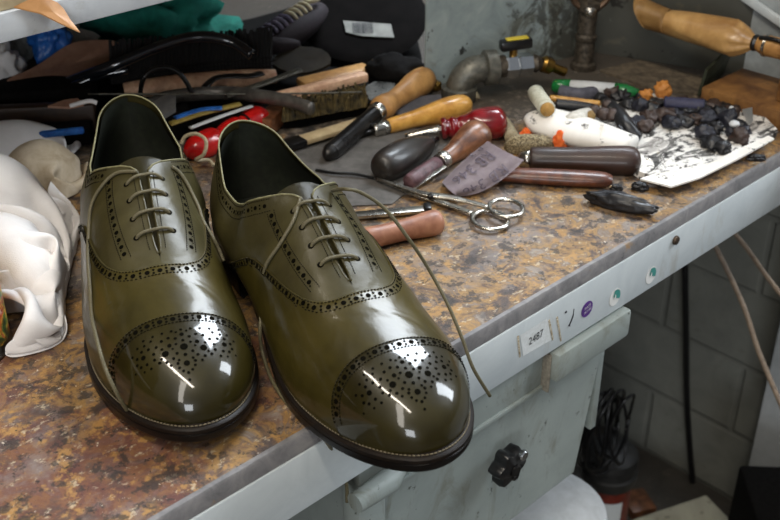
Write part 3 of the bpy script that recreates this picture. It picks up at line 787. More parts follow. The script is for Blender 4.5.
        if t>25 and t%2==0:
            F=X.reshape(-1,3); kd=KDTree(len(F)); 
            for i,p in enumerate(F): kd.insert(p,i)
            kd.balance(); mv=np.zeros_like(F)
            R_=min(L*1.4,.0048)
            for i,p in enumerate(F):
                for co_,j,dd in kd.find_range(p,R_):
                    if j<=i: continue
                    if abs(i//(n+1)-j//(n+1))<=2 and abs(i%(n+1)-j%(n+1))<=2: continue
                    dv=F[i]-F[j]; w=(R_-dd)/(dd+1e-7)*.35; mv[i]+=dv*w; mv[j]-=dv*w
            mv=np.clip(mv,-.002,.002); X=(F+mv).reshape(X.shape)
    bm=bmesh.new(); add_grid(bm,[[Vector(X[i,j]) for j in range(n+1)] for i in range(n+1)])
    bmesh.ops.smooth_vert(bm,verts=bm.verts,factor=.5,use_axis_x=True,use_axis_y=True,use_axis_z=True)
    me=bpy.data.meshes.new('t'); bm.to_mesh(me); bm.free(); o=bpy.data.objects.new('t',me); COL.objects.link(o); q=o.modifiers.new('s','SUBSURF'); q.levels=2
    q=o.modifiers.new('k','SOLIDIFY'); q.thickness=.0009
    bpy.context.view_layer.update(); me2=bpy.data.meshes.new_from_object(o.evaluated_get(bpy.context.evaluated_depsgraph_get())); bpy.data.objects.remove(o); bpy.data.meshes.remove(me)
    for v in me2.vertices: v.co.z=max(v.co.z,B+.0004)
    o=link('polishing_rag',me2,m,None,True); return tag(o,label,'rag','rags heaped beside the shoes')
def md_(px,py,h,rx,ry,rz_): p=W(px,py,h); return (p.x,p.y,p.z,rx,ry,rz_)
drape(Vector((.345,.850,B)),.20,8,(.080,.040),.0,cloth_m,'white rag at the back of the heap, nearest the black cases',[(.345,.850,B+.004,.060,.028,.034)],n=44)
drape(Vector((.352,.785,B)),.13,5,(.045,.035),.2,cloth_d,'cream stained rag lying behind the white rag, next to the shoe heel',[(.352,.785,B+.006,.034,.026,.036)],n=32)
drape(Vector((.273,.690,B)),.34,3,(.064,.128),-.36,cloth_m,'large crumpled white polishing rag lying between the tin and the shoe',[(.285,.735,B+.010,.045,.050,.058),(.262,.665,B+.006,.030,.050,.044),(.232,.600,B+.004,.024,.026,.020)],n=68)
# ---- tin can at the left edge
can_r=.036; cc=W(12,340,0)+Vector((0,0,0)); 
cdir=Vector((-cR.x,-cR.y,0)); cc=W(9,350,0)+cdir*can_r
tin=empty('polish_tin',cc,'tall tin with a red, green and yellow label beside the white rag','tin')
bm=bmesh.new(); lathe(bm,cc,cc+Vector((0,0,.085)),[(0,can_r),(.03,can_r+.0012),(.06,can_r),(.94,can_r),(.97,can_r+.0012),(1,can_r),(1.0,can_r-.002),(.97,can_r-.003)],40); bmo('can_body',bm,steel,tin)
lab_m=layered('tin_label',(70,[(.30,'#2a2a1c'),(.42,'#3f6b35'),(.5,'#c9a43c'),(.56,'#b3271f'),(.66,'#d8cdb0')]),[(26,6,.52,.56,'#8d1a18',.5,None,.9),(50,6,.56,.6,'#1c1a16',.3,None,.8)],rough=.35,bump=0)
bm=bmesh.new(); R_=[[cc+Vector((math.cos(2*PI*k/40)*(can_r+.0004),math.sin(2*PI*k/40)*(can_r+.0004),z)) for k in range(40)] for z in (.009,.03,.055,.076)]
add_grid(bm,R_,False,True); bmo('tin_label',bm,lab_m,tin,True)

# ---- handled tools in the middle
def tool(name,label,cat,parts,base=None):
    """parts: list of (part name, material, A, B, profile[(t, half width px)], ref px)"""
    a=parts[0][2]; root=empty(name,Vector((a.x,a.y,B)),label,cat)
    for nm,m,A,Bp,prof in parts:
        bm=bmesh.new(); lathe(bm,A,Bp,prof,24); bmo(nm,bm,m,root,True)
    return root
def prf(px,py,pts,k=5): # profile in pixels -> metres, smoothed
    s=PR(px,py,1); return [(t,max(r*s,.0001)) for t,r in sprof(pts,k)]
# burnisher
A=on(325,157,8);Bf=on(378,115,9)+Vector((0,0,.004));Be=on(428,77,13)
tool('burnishing_tool','wooden handled burnisher with silver ferrule and thick dark steel barrel','burnisher',[
 ('handle',wood_tan,Bf,Be,prf(400,95,[(0,9),(.06,12),(.16,11.5),(.3,9.5),(.5,11),(.75,14),(.92,13),(.98,9),(1,1)])),
 ('ferrule',steel_b,Bf.lerp(A,.08),Bf.lerp(Be,.05),prf(378,115,[(0,8.5),(.1,9.4),(.9,9.8),(1,9)],2)),
 ('barrel',steel_d,A,Bf.lerp(A,.06),prf(350,135,[(0,1),(.03,5),(.1,8),(.2,8.6),(.9,8.4),(1,8.2)]))])
# yellow handle chisel
A=on(300,152,3);Bf=on(386,127,7);Be=on(471,103,11)
tool('yellow_handled_awl','slim tool with a yellow wooden handle and short steel collar','awl',[
 ('handle',wood_yel,Bf,Be,prf(430,110,[(0,6.5),(.1,7.5),(.35,8.5),(.7,12),(.9,11),(.98,6),(1,.5)])),
 ('ferrule',steel_b,Bf.lerp(A,.16),Bf.lerp(Be,.03),prf(386,127,[(0,5),(.15,6.6),(1,7)],2)),
 ('shaft',steel_d,A.lerp(Bf,.5),Bf.lerp(A,.1),prf(360,135,[(0,1),(.2,2),(1,2.6)],2))])
# red handle
A=on(405,137,4);Bf=on(441,129,11);Be=on(505,122,15)
tool('red_handled_screwdriver','screwdriver with a glossy dark red handle and bright shaft','screwdriver',[
 ('handle',red_w,Bf,Be,prf(470,124,[(0,10),(.06,11),(.12,9),(.18,11),(.25,9.5),(.32,11),(.42,12),(.55,15.5),(.8,16.5),(.93,15),(1,10)])),
 ('shaft',steel_b,A,Bf.lerp(Be,.02),prf(420,133,[(0,3),(.3,4),(.7,4.5),(1,5)],2))])
# black bulbous handle
A=on(378,170,15);Be=on(437,139,8)
tool('black_handled_tool','short tool with a fat glossy black bulb handle','tool',[
 ('handle',blk_w,A,A.lerp(Be,.86),prf(400,160,[(0,3),(.03,10),(.12,15),(.35,17.5),(.6,16),(.85,11),(1,7)])),
 ('shaft',steel_d,A.lerp(Be,.84),Be,prf(430,143,[(0,4),(1,3)],1))])
# brown handle awl with wrapped blade
A=on(408,183,6);Bf=on(442,161,8);Be=on(483,131,15)
t_=tool('leather_knife','knife with a pear-shaped brown wooden handle and wrapped blade','knife',[
 ('handle',wood_brn,Bf,Be,prf(462,145,[(0,8),(.1,8.5),(.3,10),(.55,14),(.8,16.5),(.93,14),(1,6)])),
 ('ferrule',steel_b,Bf.lerp(A,.08),Bf.lerp(Be,.08),prf(442,161,[(0,8),(.15,9),(.85,9.2),(1,8.6)],2)),
 ('grip_wrap',mat('purple_brown_wrap','#3a2529','#66484c',rough=.5,scale=50,bump=.4),A,Bf.lerp(A,.15),prf(425,170,[(0,6),(.1,8),(.5,8.5),(1,8)],2))])
bm=bmesh.new(); obox(bm,W(411,190,.001),W(445,166,.010),.004,.0012,.0003); bmo('blade',bm,steel_b,t_)
# dark wood knife
A=on(520,160,6);Bf=on(530,159,10);Be=on(641,161,13)
tool('paring_knife','knife with a long dark brown wooden handle and bright collar','knife',[
 ('handle',wood_dark,Bf,Be,prf(590,160,[(0,10),(.05,12),(.4,12.5),(.75,14.5),(.92,14),(.98,9),(1,2)])),
 ('ferrule',steel_b,A,Bf.lerp(Be,.02),prf(525,160,[(0,6),(.3,8),(1,9)],2))])
bm=bmesh.new(); lathe(bm,on(496,174,8),on(612,180,8),prf(560,176,[(0,8),(.2,10),(.7,11),(.93,10),(1,6)]),16,1,.7)
single('smoothing_stick',bm,wood_red,'reddish brown wooden stick lying in front of the dark knife handle','stick')
# cylinder handle beside right shoe
A=on(362,240,12);Be=on(441,221,12)
bm=bmesh.new(); lathe(bm,A,Be,prf(400,230,[(0,9),(.08,11),(.3,10.5),(.6,11),(.85,13),(.96,12),(1,8)]),22)
single('file_handle',bm,wood_hand,'round pinkish wooden handle lying right beside the shoe laces','handle')
ru=empty('steel_rule',W(390,214,0),'flat steel bar with a black end beside the shoe','rule')
bm=bmesh.new(); obox(bm,W(350,216,.004),W(426,209,.004),.009,.003,.0006); bmo('bar',bm,steel_b,ru)
bm=bmesh.new(); obox(bm,W(424,209,.0045),W(431,208.5,.0045),.010,.007,.001); bmo('end_cap',bm,blk,ru)
# scissors
sc_=empty('scissors',W(430,200,0),'slim steel scissors with open rings and curved tips','scissors')
def scis(px,ring,rx,ry,hh,nm):
    bm=bmesh.new(); P=catmull([W(x,y,hh) for x,y in px],6); n=len(P)
    sweep(bm,P,[.0008+.0024*min(1,i/n*2.4) if i<n*.7 else .0026-.0006*(i/n-.7) for i in range(n)],10,1.2,.55)
    o=bmo('blade',bm,steel_b,sc_,True)
    c=W(ring[0],ring[1],hh); e1=W(ring[0]+rx,ring[1]+rx*.08,hh)-c; e2=W(ring[0],ring[1]-ry,hh)-c
    bm=bmesh.new(); R=[c+e1*math.cos(2*PI*k/36)+e2*math.sin(2*PI*k/36) for k in range(36)]
    rows=[]
    for k in range(36):
        d=(R[(k+1)%36]-R[k-1]).normalized(); s,u=frame_of(d)
        rows.append([R[k]+s*.0021*math.cos(2*PI*j/10)+u*.0017*math.sin(2*PI*j/10) for j in range(10)])
    add_grid(bm,rows,True,True); bmo('finger_ring',bm,steel_b,sc_,True)
scis([(375,179),(395,186),(415,194),(435,200),(455,207),(472,213)],(490,220),18,9,.0035,'a')
scis([(377,178),(400,186),(425,194),(448,197),(470,202),(488,207)],(506,208),17,8.5,.0065,'b')
bm=bmesh.new(); c=W(430,198,.0065); lathe(bm,c,c+Vector((0,0,.0035)),[(0,.0025),(.7,.0025),(1,.0015)],12); bmo('pivot_screw',bm,steel_d,sc_)
# sandpaper with print
ctl=[[(442,182,.004),(463,161,.008),(488,141,.020)],[(449,190,.011),(478,169,.018),(503,150,.026)],[(457,196,.003),(489,188,.006),(524,160,.020)]]
ctl=[[W(*p) for p in r] for r in ctl]
def bez2(a,b,c,t): 
    m=b*2-(a+c)*.5; return a*(1-t)**2+m*2*t*(1-t)+c*t*t
def sandf(u,v): return bez2(*[bez2(*r,u) for r in ctl],v)
bm=bmesh.new(); add_grid(bm,[[sandf(i/20,j/16) for j in range(17)] for i in range(21)])
bmesh.ops.solidify(bm,geom=bm.faces[:],thickness=.0006)
sp_=single('sandpaper_offcut',bm,sandp,'curled grey sandpaper offcut printed RB 346','sandpaper',smooth=True)
def sand_text(txt,u0,v0,su,sv):
    me=text_mesh(txt,1.0)
    for v in me.vertices:
        u=u0-v.co.x*su; w=v0+v.co.y*sv; p=sandf(u,w); n=(sandf(u+.01,w)-p).cross(sandf(u,w+.01)-p).normalized()
        if n.z<0:n=-n
        v.co=p+n*.0014
    o=link('printed_lettering',me,sandt,None,False,loc=sp_.location.copy()); o.parent=sp_; o.location=(0,0,0)
sand_text('RB 346',.47,.40,.25,.42)
sand_text('RB 346',.47,.84,.24,.30)
sand_text('P 3',.72,.10,.2,.2)
# grey sheet, slat, wires
def flat(name,px,th,m,label,cat,h=0,wav=0,rings=6,k=3,smooth=False,group=None,seed=0,parent=None):
    bm=bmesh.new(); out=[W(p[0],p[1],p[2] if len(p)>2 else h) for p in px]
    hf=(lambda q,r: wav*noise.noise(q*25+Vector((seed,0,0)))) if wav else None
    fan_sheet(bm,out,th,hf,rings,k,smooth)
    if parent is not None: return bmo(name,bm,m,parent,'auto')
    return single(name,bm,m,label,cat,group)
flat('metal_sheet',[(288,158),(318,135),(372,124),(452,134),(448,160),(392,205),(330,208)],.0012,mat('scuffed_grey_sheet','#46433f','#5f5b57',rough=.55,scale=25,c3='#77726c'),'thin scuffed grey sheet lying beneath the handled tools','sheet')
sl=empty('glue_spreader',W(320,135,0),'flat beige wooden slat with a dark metal tip','spreader')
bm=bmesh.new(); obox(bm,W(300,141,.007),W(372,119,.007),.014,.005,.001); bmo('slat',bm,mat('beige_wood','#a6906b','#bda983',rough=.6,scale=30),sl)
bm=bmesh.new(); obox(bm,W(284,146,.007),W(303,140,.007),.016,.006,.0015); bmo('metal_tip',bm,steel_d,sl)
bm=bmesh.new(); sweep(bm,catmull([W(316,170,.002),W(335,173,.004),W(355,174,.004),W(374,178,.003)],6),.0013,8); single('bent_wire',bm,blk,'thin dark bent wire between the shoe and the scissor tips','wire')
# red bulbous tool with cord
A=on(186,153,10);Be=on(267,116,12)
tr=tool('red_handled_tool','bright red bulging plastic handle with a dark stripe behind the shoes','handle',[
 ('handle',red_p,A,Be,prf(230,135,[(0,4),(.08,11),(.2,13.5),(.33,13),(.4,9.5),(.48,12),(.6,13.5),(.68,11.5),(.74,13),(.87,15),(.96,11),(1,3)]))])
bm=bmesh.new(); p=A.lerp(Be,.70); q=A.lerp(Be,.72); lathe(bm,p,q,prf(240,130,[(0,12.6),(1,12.9)],1),24); bmo('dark_band',bm,blk,tr)
bm=bmesh.new(); sweep(bm,catmull([W(*p) for p in ((181,144,.026),(186,136,.032),(197,134,.034),(206,141,.03),(204,154,.02),(196,160,.012),(208,160,.006),(214,166,.002))],7),.0016,8)
single('cord_loop',bm,cream,'looped cream cord by the red handle','cord')
# ---- back-left heap
def tube(name,px,hw,m,label,cat,sx=1,sy=1,k=7,seg=12,parent=None,group=None,taper=None):
    bm=bmesh.new(); P=catmull([W(p[0],p[1],p[2] if len(p)>2 else PR(p[0],p[1],hw)) for p in px],k)
    r=PR(px[0][0],px[0][1],hw); n=len(P); rr=[r*(taper(i/(n-1)) if taper else 1) for i in range(n)]
    sweep(bm,P,rr,seg,sx,sy)
    if parent is not None: return bmo(name,bm,m,parent,True)
    return single(name,bm,m,label,cat,group,smooth=True)
tube('curved_metal_bar',[(148,107,.022),(165,99,.026),(190,95,.028),(225,93,.028),(258,96,.032),(288,101,.032),(312,109,.030)],8,mat('dark_curved_steel','#55524e','#7a7772',rough=.35,metal=.5,scale=20),'dark steel bar curving in an arc above the red handle','bar',.8,1,taper=lambda t:.95-.15*t)
tube('steel_rod',[(88,94,.036),(180,94,.036),(270,94,.032),(362,92,.028)],.9,iron,'thin straight steel rod lying across the heap','rod')
tube('black_wire',[(140,96,.03),(143,80,.05),(152,70,.058),(168,68,.058),(182,76,.05),(192,93,.034)],2.2,blk,'black wire loop standing in front of the wooden brush','wire')
# brush: wooden back with black bristles
br=empty('shoe_brush',W(205,85,0),'long brush with a pinkish wooden back and black bristles pointing away','brush')
bm=bmesh.new(); A=W(124,90,.022);Be=W(276,76,.022)
P=[A.lerp(Be,i/20) for i in range(21)]; sweep(bm,P,[.010*(.45+.55*math.sin(PI*min(1,max(0,(i+1)/22)))**.5) for i in range(21)],16,1.15,1.0,up=Vector((0,0,1))); bmo('brush_back',bm,wood_pink,br,True)
bm=bmesh.new(); back=cF.copy(); back.z=0; back.normalize(); random.seed(3)
for i in range(46):
    for j in range(4):
        p=A.lerp(Be,-.08+1.04*i/45)+back*(.008)+Vector((0,0,.004+.0042*j)); jit=Vector((random.uniform(-.002,.002),0,random.uniform(-.001,.002)))
        sweep(bm,[p,p+back*.012+jit*.5+Vector((0,0,.012)),p+back*.018+jit+Vector((0,0,.024))],[.0022,.0021,.0016],5)
b_=bmo('bristles',bm,bris_b,br,'auto')
tube('leather_loop',[(205,87,.034),(216,78,.037),(232,76,.038),(250,76,.037),(262,73,.036)],3.2,blk,'short black strap lying on the wooden brush back','strap',1.3,.5)
# big black handles
blk_s=mat('glossy_black_handle','#14161b','#1b1e24',rough=.15,coat=1,scale=20)
tube('black_bow_handle',[(52,88,.02),(80,78,.035),(112,66,.05),(150,50,.06),(180,40,.065),(205,37,.066),(232,42,.06),(252,55,.05)],5.5,blk_s,'long black arched handle with a pale sheen running over the brush','handle',1,1,taper=lambda t:1)
tube('black_bow_handle',[(58,94,.024),(78,84,.032),(98,76,.038),(128,70,.042)],4,blk_s,'short black handle just below the long arched one','handle')
# teal cloth
def blob(name,px,py,rx,ry,hz,m,label,cat,seed,amp=.35,fr=1.6,group=None,h=0,rot=None,sub=4,flatb=True):
    s=PR(px,py,1); bm=bmesh.new(); rotz=YAW-PI/2 if rot is None else rot
    c=W(px,py,h)+Vector((0,0,hz*.72 if flatb else 0)); lump(bm,c,rx*s,ry*s,hz,amp,fr,sub,seed,rotz,flatb)
    return single(name,bm,m,label,cat,group,smooth=True)
blob('teal_cloth',160,54,62,40,.038,teal,'crumpled teal green cloth behind the brush','cloth',11,.6,2.2)
flat('leather_offcut',[(8,86,.03),(30,72,.036),(55,56,.044),(85,43,.05),(112,42,.05),(134,52,.04),(110,76,.03),(60,90,.025)],.003,lthr,'smooth brown leather piece with a curved upper edge at the back left','leather',wav=.006,rings=8,k=5,smooth=True)
blob('blue_scrap',52,58,17,14,.03,bluep,'small crumpled bright blue scrap behind the brown leather','scrap',5,.6,2.5,h=.035)
blob('plastic_bag',12,62,18,16,.04,mat('grey_white_plastic','#8f9496','#b8bcc0',rough=.35,scale=30),'greyish white plastic scrap under the shelf at the left edge','bag',7,.5,2.3,h=.02)
blob('white_tissue',4,92,22,24,.03,cloth_m,'white crumpled tissue at the left edge before the brown leather','tissue',9,.5,2.3,h=.012)
flat('shade_sheet',[(60,130),(70,90),(140,40),(250,20),(330,-2),(410,8),(422,60),(420,84),(395,108),(300,128),(180,135)],.0015,blk_m,'added dark sheet standing in for shade under the heap at the back of the bench','mat',k=2,rings=3)  # added black sheet hides the lit worktop, stands in for shade below the shelf
# black cases on the left
def case(name,a,b,w,h,m,label,cat,z=0,bev=.003):
    bm=bmesh.new(); A=W(a[0],a[1],z+h/2);Bq=W(b[0],b[1],z+h/2); obox(bm,A,Bq,w,h,bev); return single(name,bm,m,label,cat)
case('black_case',(-40,104),(96,96),.045,.034,blk_m,'long flat black case at the left behind the rags','case')
case('wooden_strip',(-40,123),(97,117),.014,.030,mat('dark_brown_strip','#2b1d14','#402c1e',rough=.5,scale=20),'dark brown wooden strip along the front of the black case','strip',z=.0)
case('black_case',(-40,139),(92,132),.02,.018,blk_m,'low black case between the brown strip and the rags','case')
case('blue_strip',(10,138),(84,130),.006,.006,bluep,'narrow shiny blue strip lying on the low black case','strip',z=.019,bev=.002)
flat('brown_offcut',[(48,108,.042),(64,102,.044),(78,100,.044),(84,106,.042),(70,109,.042)],.002,lthr,'small brown leather scrap lying on the black case','scrap')
tube('white_strip',[(70,106,.044),(80,103,.046),(90,101,.047),(97,103,.045)],2,cloth_m,'tiny white curved strip at the end of the black case','strip')
# dark box under the heap
case('black_case',(100,128),(190,118),.05,.022,blk_m,'black case partly hidden behind the heel of the left shoe','case')
flat('folded_grey_card',[(150,108,.03),(166,98,.034),(176,100,.034),(176,112,.03),(160,122,.028)],.004,mat('grey_card','#5b5a58','#6f6c68',rough=.7),'small grey card beside the arc of the steel bar','card')
for i,(px,hw,m,lb) in enumerate([([(170,124,.027),(200,114,.03),(240,104,.03)],3.5,mat('yellowed_strip','#7c6a2c','#a18c46',rough=.5,scale=40),'yellowish strip under the steel arc'),([(190,128,.027),(225,115,.028),(252,106,.028)],2.2,whitepl,'pale grey narrow strip under the steel arc'),([(175,118,.03),(200,110,.032),(222,108,.033)],3,bluep,'dark blue strip under the steel arc')]):
    tube('plastic_strip',px,hw,m,lb+', among the offcuts','strip',1.3,.5,group='narrow offcuts under the steel arc')
tube('grey_file',[(226,96,.03),(262,84,.034),(300,70,.036)],4,iron,'dull grey file crossing behind the steel arc','file',1.2,.5)
flat('dark_leather_scrap',[(272,66,.02),(290,50,.03),(322,52,.03),(330,66,.02),(300,76,.014)],.003,mat('olive_brown_scrap','#1d170e','#2e2618',rough=.8,scale=20),'dark olive-brown leather scrap between the worn shoe and the wooden offcuts','scrap',k=3,smooth=True)
flat('tan_leather_scrap',[(372,62,.01),(398,60,.012),(404,72,.01),(372,76,.008)],.003,mat('tan_scrap','#7a5a30','#96733f',rough=.7),'small tan scrap under the edge of the rubber disc','scrap')
# wooden sticks and the olive brush
case('wood_offcut',(276,98),(366,76),.012,.010,wood_pink,'reddish brown wooden slat above the olive bristled brush','slat',z=.02)
case('wood_offcut',(300,84),(368,68),.02,.008,wood_tan,'pale tan wooden slat below the black rubber disc','slat',z=.012)
ob=empty('old_brush',W(325,112,0),'old brush with matted olive brown bristles','brush')
bm=bmesh.new(); obox(bm,W(282,118,.007),W(368,104,.007),.022,.012,.003); bmo('brush_back',bm,blk_m,ob)
bm=bmesh.new(); A=W(284,118,.012);Be=W(367,103,.012)
for i in range(30):
    for j in range(5):
        p=A.lerp(Be,(i+random.random()*.5)/30)+back*(.018*(j/4)-.008); sweep(bm,[p,p+Vector((random.uniform(-.003,.003),random.uniform(-.003,.003),.012+random.random()*.006))],[.0024,.0010],5)
bmo('bristles',bm,bris_o,ob,'auto')
case('wooden_block',(262,128),(284,108),.018,.018,wood_brn,'small upright brown wooden piece between the red handle and olive brush','block')
# worn training shoe with laces
so=empty('worn_shoe',W(290,44,0),'dark worn shoe with purple and cream laces at the back of the bench','shoe')
bm=bmesh.new(); A=W(258,50,.03);Be=W(322,8,.05); P=[A.lerp(Be,i/14) for i in range(15)]
sweep(bm,P,[.020*(max(.05,math.sin(PI*(i+.6)/15.4)))**.5 for i in range(15)],18,1.15,.85); bmo('upper',bm,purpl,so,True)
s,u=frame_of(Be-A); 
for i in range(9):
    c=A.lerp(Be,.16+.075*i)+u*.0165-back*.004; bm=bmesh.new(); sweep(bm,catmull([c-s*.010-u*.004,c-s*.005+u*.001,c+s*.005+u*.001,c+s*.010-u*.004],4),.0018,7); l_=bmo('lace',bm,cream if i>4 else mat('lilac_lace','#5b5568','#7d7688',rough=.8),so,True)
for k in (-1,1):
    bm=bmesh.new(); c=A.lerp(Be,.8)+u*.018-back*.004; sweep(bm,catmull([c,c+s*k*.008+(Be-A)*.08,c+s*k*.003+(Be-A)*.17],5),.0022,7); bmo('lace',bm,cream,so,True)
cb=empty('cord_bundle',W(245,62,0),'bundle of cream cord wound on a dark purple cloth, beyond the black bristles','cord')
bm=bmesh.new(); A=W(212,50,.035);Be=W(300,44,.035); P=[A.lerp(Be,i/14) for i in range(15)]; sweep(bm,P,[.010*(max(.1,math.sin(PI*(i+.5)/15)))**.5 for i in range(15)],14); bmo('cloth_roll',bm,purpl,cb,True)
for i in range(8):
    c=A.lerp(Be,.08+.075*i); d=(Be-A).normalized(); s,u=frame_of(d); tl=.15; bm=bmesh.new()
    sweep(bm,[c+(s*math.cos(a)+u*math.sin(a))*.0110+d*(.003*math.sin(a+i)) for a in [PI*1.0*k/12+.0 for k in range(-2,15)]],.0022,7); bmo('cord_turn',bm,cream,cb,True)
# black disc with barcode
dc=W(362,62,.012); disc=empty('rubber_disc',Vector((dc.x,dc.y,B)),'large dark rubber disc leaning at the back with a barcode sticker','disc')
bm=bmesh.new(); out=[]
ex=cR.copy(); ez=(Vector((0,0,1))*.42+back*.90).normalized(); c0=W(362,62,.008)+ez*.070
def disc_pt(a,b,o=0): return c0+ex*a+ez*b+ex.cross(ez)*(-o)*-1
nrm=ex.cross(ez); 
if nrm.dot(cF)>0: nrm=-nrm
for rr,o in ((.010,.003),(.03,.003),(.06,.002),(.066,.001),(.070,-.001),(.068,-.005),(.01,-.005)):
    out.append([c0+ex*math.cos(2*PI*k/48)*rr+ez*math.sin(2*PI*k/48)*rr+nrm*(o+(.0006*math.sin(rr*1600) )) for k in range(48)])
V=add_grid(bm,out,False,True); bm.faces.new(V[0]); bm.faces.new(V[-1]); bmo('disc',bm,mat('worn_rubber','#0b0908','#13100f',spec=.08,rough=.9,scale=20),disc)
def dq(px,py,o=.0045):
    d=ray(px,py); p0=c0+nrm*o; t=(p0-CC).dot(nrm)/d.dot(nrm); return CC+d*t
bm=bmesh.new(); bm.faces.new([bm.verts.new(dq(*p)) for p in ((343,20.5),(391,24),(394,37.5),(362,36),(346,32))]); bc=bmo('barcode_sticker',bm,mat('dull_label','#8f8f89','#a3a29b',rough=.8),disc,False)
bm=bmesh.new(); random.seed(5); x=352
while x<372:
    w=random.choice([.35,.6,.9]); 
    bm.faces.new([bm.verts.new(dq(a,b_2,.0049)) for a,b_2 in ((x,22.8),(x+w,22.9),(x+w+1,33.5),(x+1,33.4))]); x+=w+random.choice([.4,.6])
bmo('barcode_lines',bm,ink,bc,False)
blob('felt_polishing_pad',398,88,30,20,.020,blk_m,'rounded black felt pad next to the galvanised sheet','pad',2,.25,1.5)
flat('metal_spatula',[(358,92,.012),(375,82,.014),(395,84,.014),(396,98,.01),(376,105,.008)],.0012,steel,'small grey metal blade behind the burnisher handle','blade')
blob('brass_nut',436,90,6,5,.006,brass,'small brass nut near the pipe elbow','nut',1,.2,2)
blob('brass_nut',367,107,6,5,.006,brass,'small brass nut behind the burnisher ferrule','nut',4,.2,2)
flat('grey_leather_strip',[(380,112,.004),(400,100,.006),(440,96,.006),(446,108,.004),(410,118,.002)],.002,mat('grey_felt','#3f3f44','#55545a',rough=.8),'dark grey scrap under the wooden and yellow handles','scrap')
# ---- pipe fitting
pb=W(459,99,0); pf=empty('pipe_fitting',pb,'grey pipe elbow with a chrome valve, black lever and brass nozzle','pipe fitting')
rt=Vector((cR.x,cR.y,0)).normalized(); dirp=(rt*.97+back*.24).normalized()
r=.0135; bm=bmesh.new(); up=Vector((0,0,1))
P=[pb+up*.002,pb+up*.010]+[pb+up*(.010+.020*math.sin(a))+dirp*(.020*(1-math.cos(a))) for a in [PI/2*i/8 for i in range(1,9)]]
P+= [P[-1]+dirp*.008]; sweep(bm,P,[r*1.0]*len(P),20); bmo('elbow',bm,iron,pf,True)
bm=bmesh.new(); lathe(bm,pb,pb+up*.014,[(0,r*1.25),(.1,r*1.32),(.9,r*1.32),(1,r*1.1)],20); bmo('collar',bm,iron,pf)
q=P[-1]; bm=bmesh.new(); lathe(bm,q-dirp*.004,q+dirp*.010,[(0,r*1.1),(.1,r*1.28),(.9,r*1.28),(1,r*1.0)],20); bmo('collar',bm,iron,pf)
bm=bmesh.new(); lathe(bm,q+dirp*.010,q+dirp*.018,[(0,.011),(1,.011)],16); bmo('pipe_nipple',bm,grime,pf); bm=bmesh.new(); lathe(bm,q+dirp*.044,q+dirp*.056,[(0,.007),(.5,.009),(1,.006)],16); bmo('pipe_nipple',bm,grime,pf)
bm=bmesh.new(); lathe(bm,q+dirp*.017,q+dirp*.045,[(0,.011),(.08,.0125),(.45,.0125),(.5,.010),(.55,.012),(1,.0115)],6); bmo('valve_body',bm,chrome,pf,False)
bm=bmesh.new(); lathe(bm,q+dirp*.026+up*.010,q+dirp*.026+up*.022,[(0,.004),(1,.004)],12); bmo('valve_stem',bm,brass,pf)
bm=bmesh.new(); obox(bm,q+dirp*.012+up*.021,q+dirp*.044+up*.023,.012,.010,.002); lv=bmo('lever',bm,blk,pf)
bm=bmesh.new(); obox(bm,q+dirp*.018+up*.0272,q+dirp*.040+up*.0282,.008,.0012,.0004); bmo('yellow_tab',bm,mat('yellow_plastic','#c9b32c','#d8c44a',rough=.4),lv)
bm=bmesh.new(); n0=q+dirp*.056; n1=n0+dirp*.026-up*.012; lathe(bm,n0,n1,[(0,.006),(.1,.0085),(.4,.008),(.5,.0045),(1,.0048)],14); bmo('brass_nozzle',bm,brass,pf)
# ---- post with shackle
pp=W(583,68,0); po=empty('metal_post',pp,'grimy upright metal post with a U-shaped shackle at the top','post')
s1=PR(583,66,1); bm=bmesh.new(); lathe(bm,pp,pp+up*.10,[(0,13*s1),(.06,13*s1),(.08,10*s1),(.3,9.5*s1),(.32,11*s1),(.36,11*s1),(.38,9*s1),(.62,9.5*s1),(.64,12*s1),(.72,12*s1),(.74,7*s1),(1,7*s1)],16); bmo('post',bm,grime,po)
bm=bmesh.new(); c=pp+up*.062-back*.004; sweep(bm,catmull([c+rt*(a*s1)+up*(b*s1*1.15) for a,b in ((-19,48),(-19,22),(-14,8),(0,2),(14,8),(19,22),(19,48))],7),3.2*s1,10); bmo('shackle',bm,mat('bronze_shackle','#4f3c2c','#7d6552',rough=.4,metal=.7,scale=60),po,True)
bm=bmesh.new(); lathe(bm,pp+up*.064-back*.014,pp+up*.064+back*.010,[(0,3*s1),(.1,6*s1),(1,6*s1)],12); bmo('shackle_pin',bm,steel_b,po)
blob('glass_bead',568,50,5,5,.005,chrome,'small shiny bead at the foot of the metal post','bead',1,.05,1,h=0)
# ---- galvanised sheets behind
G0=W(425,92,0);G1=W(592,52,0);G2=W(742,76,0)
gs=empty('galvanised_partition',Vector((G1.x,G1.y,B)),'upright galvanised steel sheet closing the back of the bench','sheet')
def wallsheet(nm,a,b,h,th,m,par):
    bm=bmesh.new(); d=(b-a).normalized(); n=Vector((-d.y,d.x,0)); 
    if n.dot(back)<0:n=-n
    vs_=[(a),(b),(b+n*th),(a+n*th)]
    lo=[bm.verts.new(Vector((p.x,p.y,B+.0002))) for p in vs_]; hi=[bm.verts.new(Vector((p.x,p.y,B+h))) for p in vs_]
    bm.faces.new(lo);bm.faces.new(hi)
    for i in range(4): bm.faces.new((lo[i],lo[(i+1)%4],hi[(i+1)%4],hi[i]))
    return bmo(nm,bm,m,par,False)
wallsheet('side_panel',G0,G1,.42,.002,galv,gs); wallsheet('back_panel',G1,G2,.42,.002,galv,gs)
bm=bmesh.new(); 
for px,py in ((540,28),(562,30),(632,27)):
    pass
H_=W(742,76,0);H3=W(850,112,0)
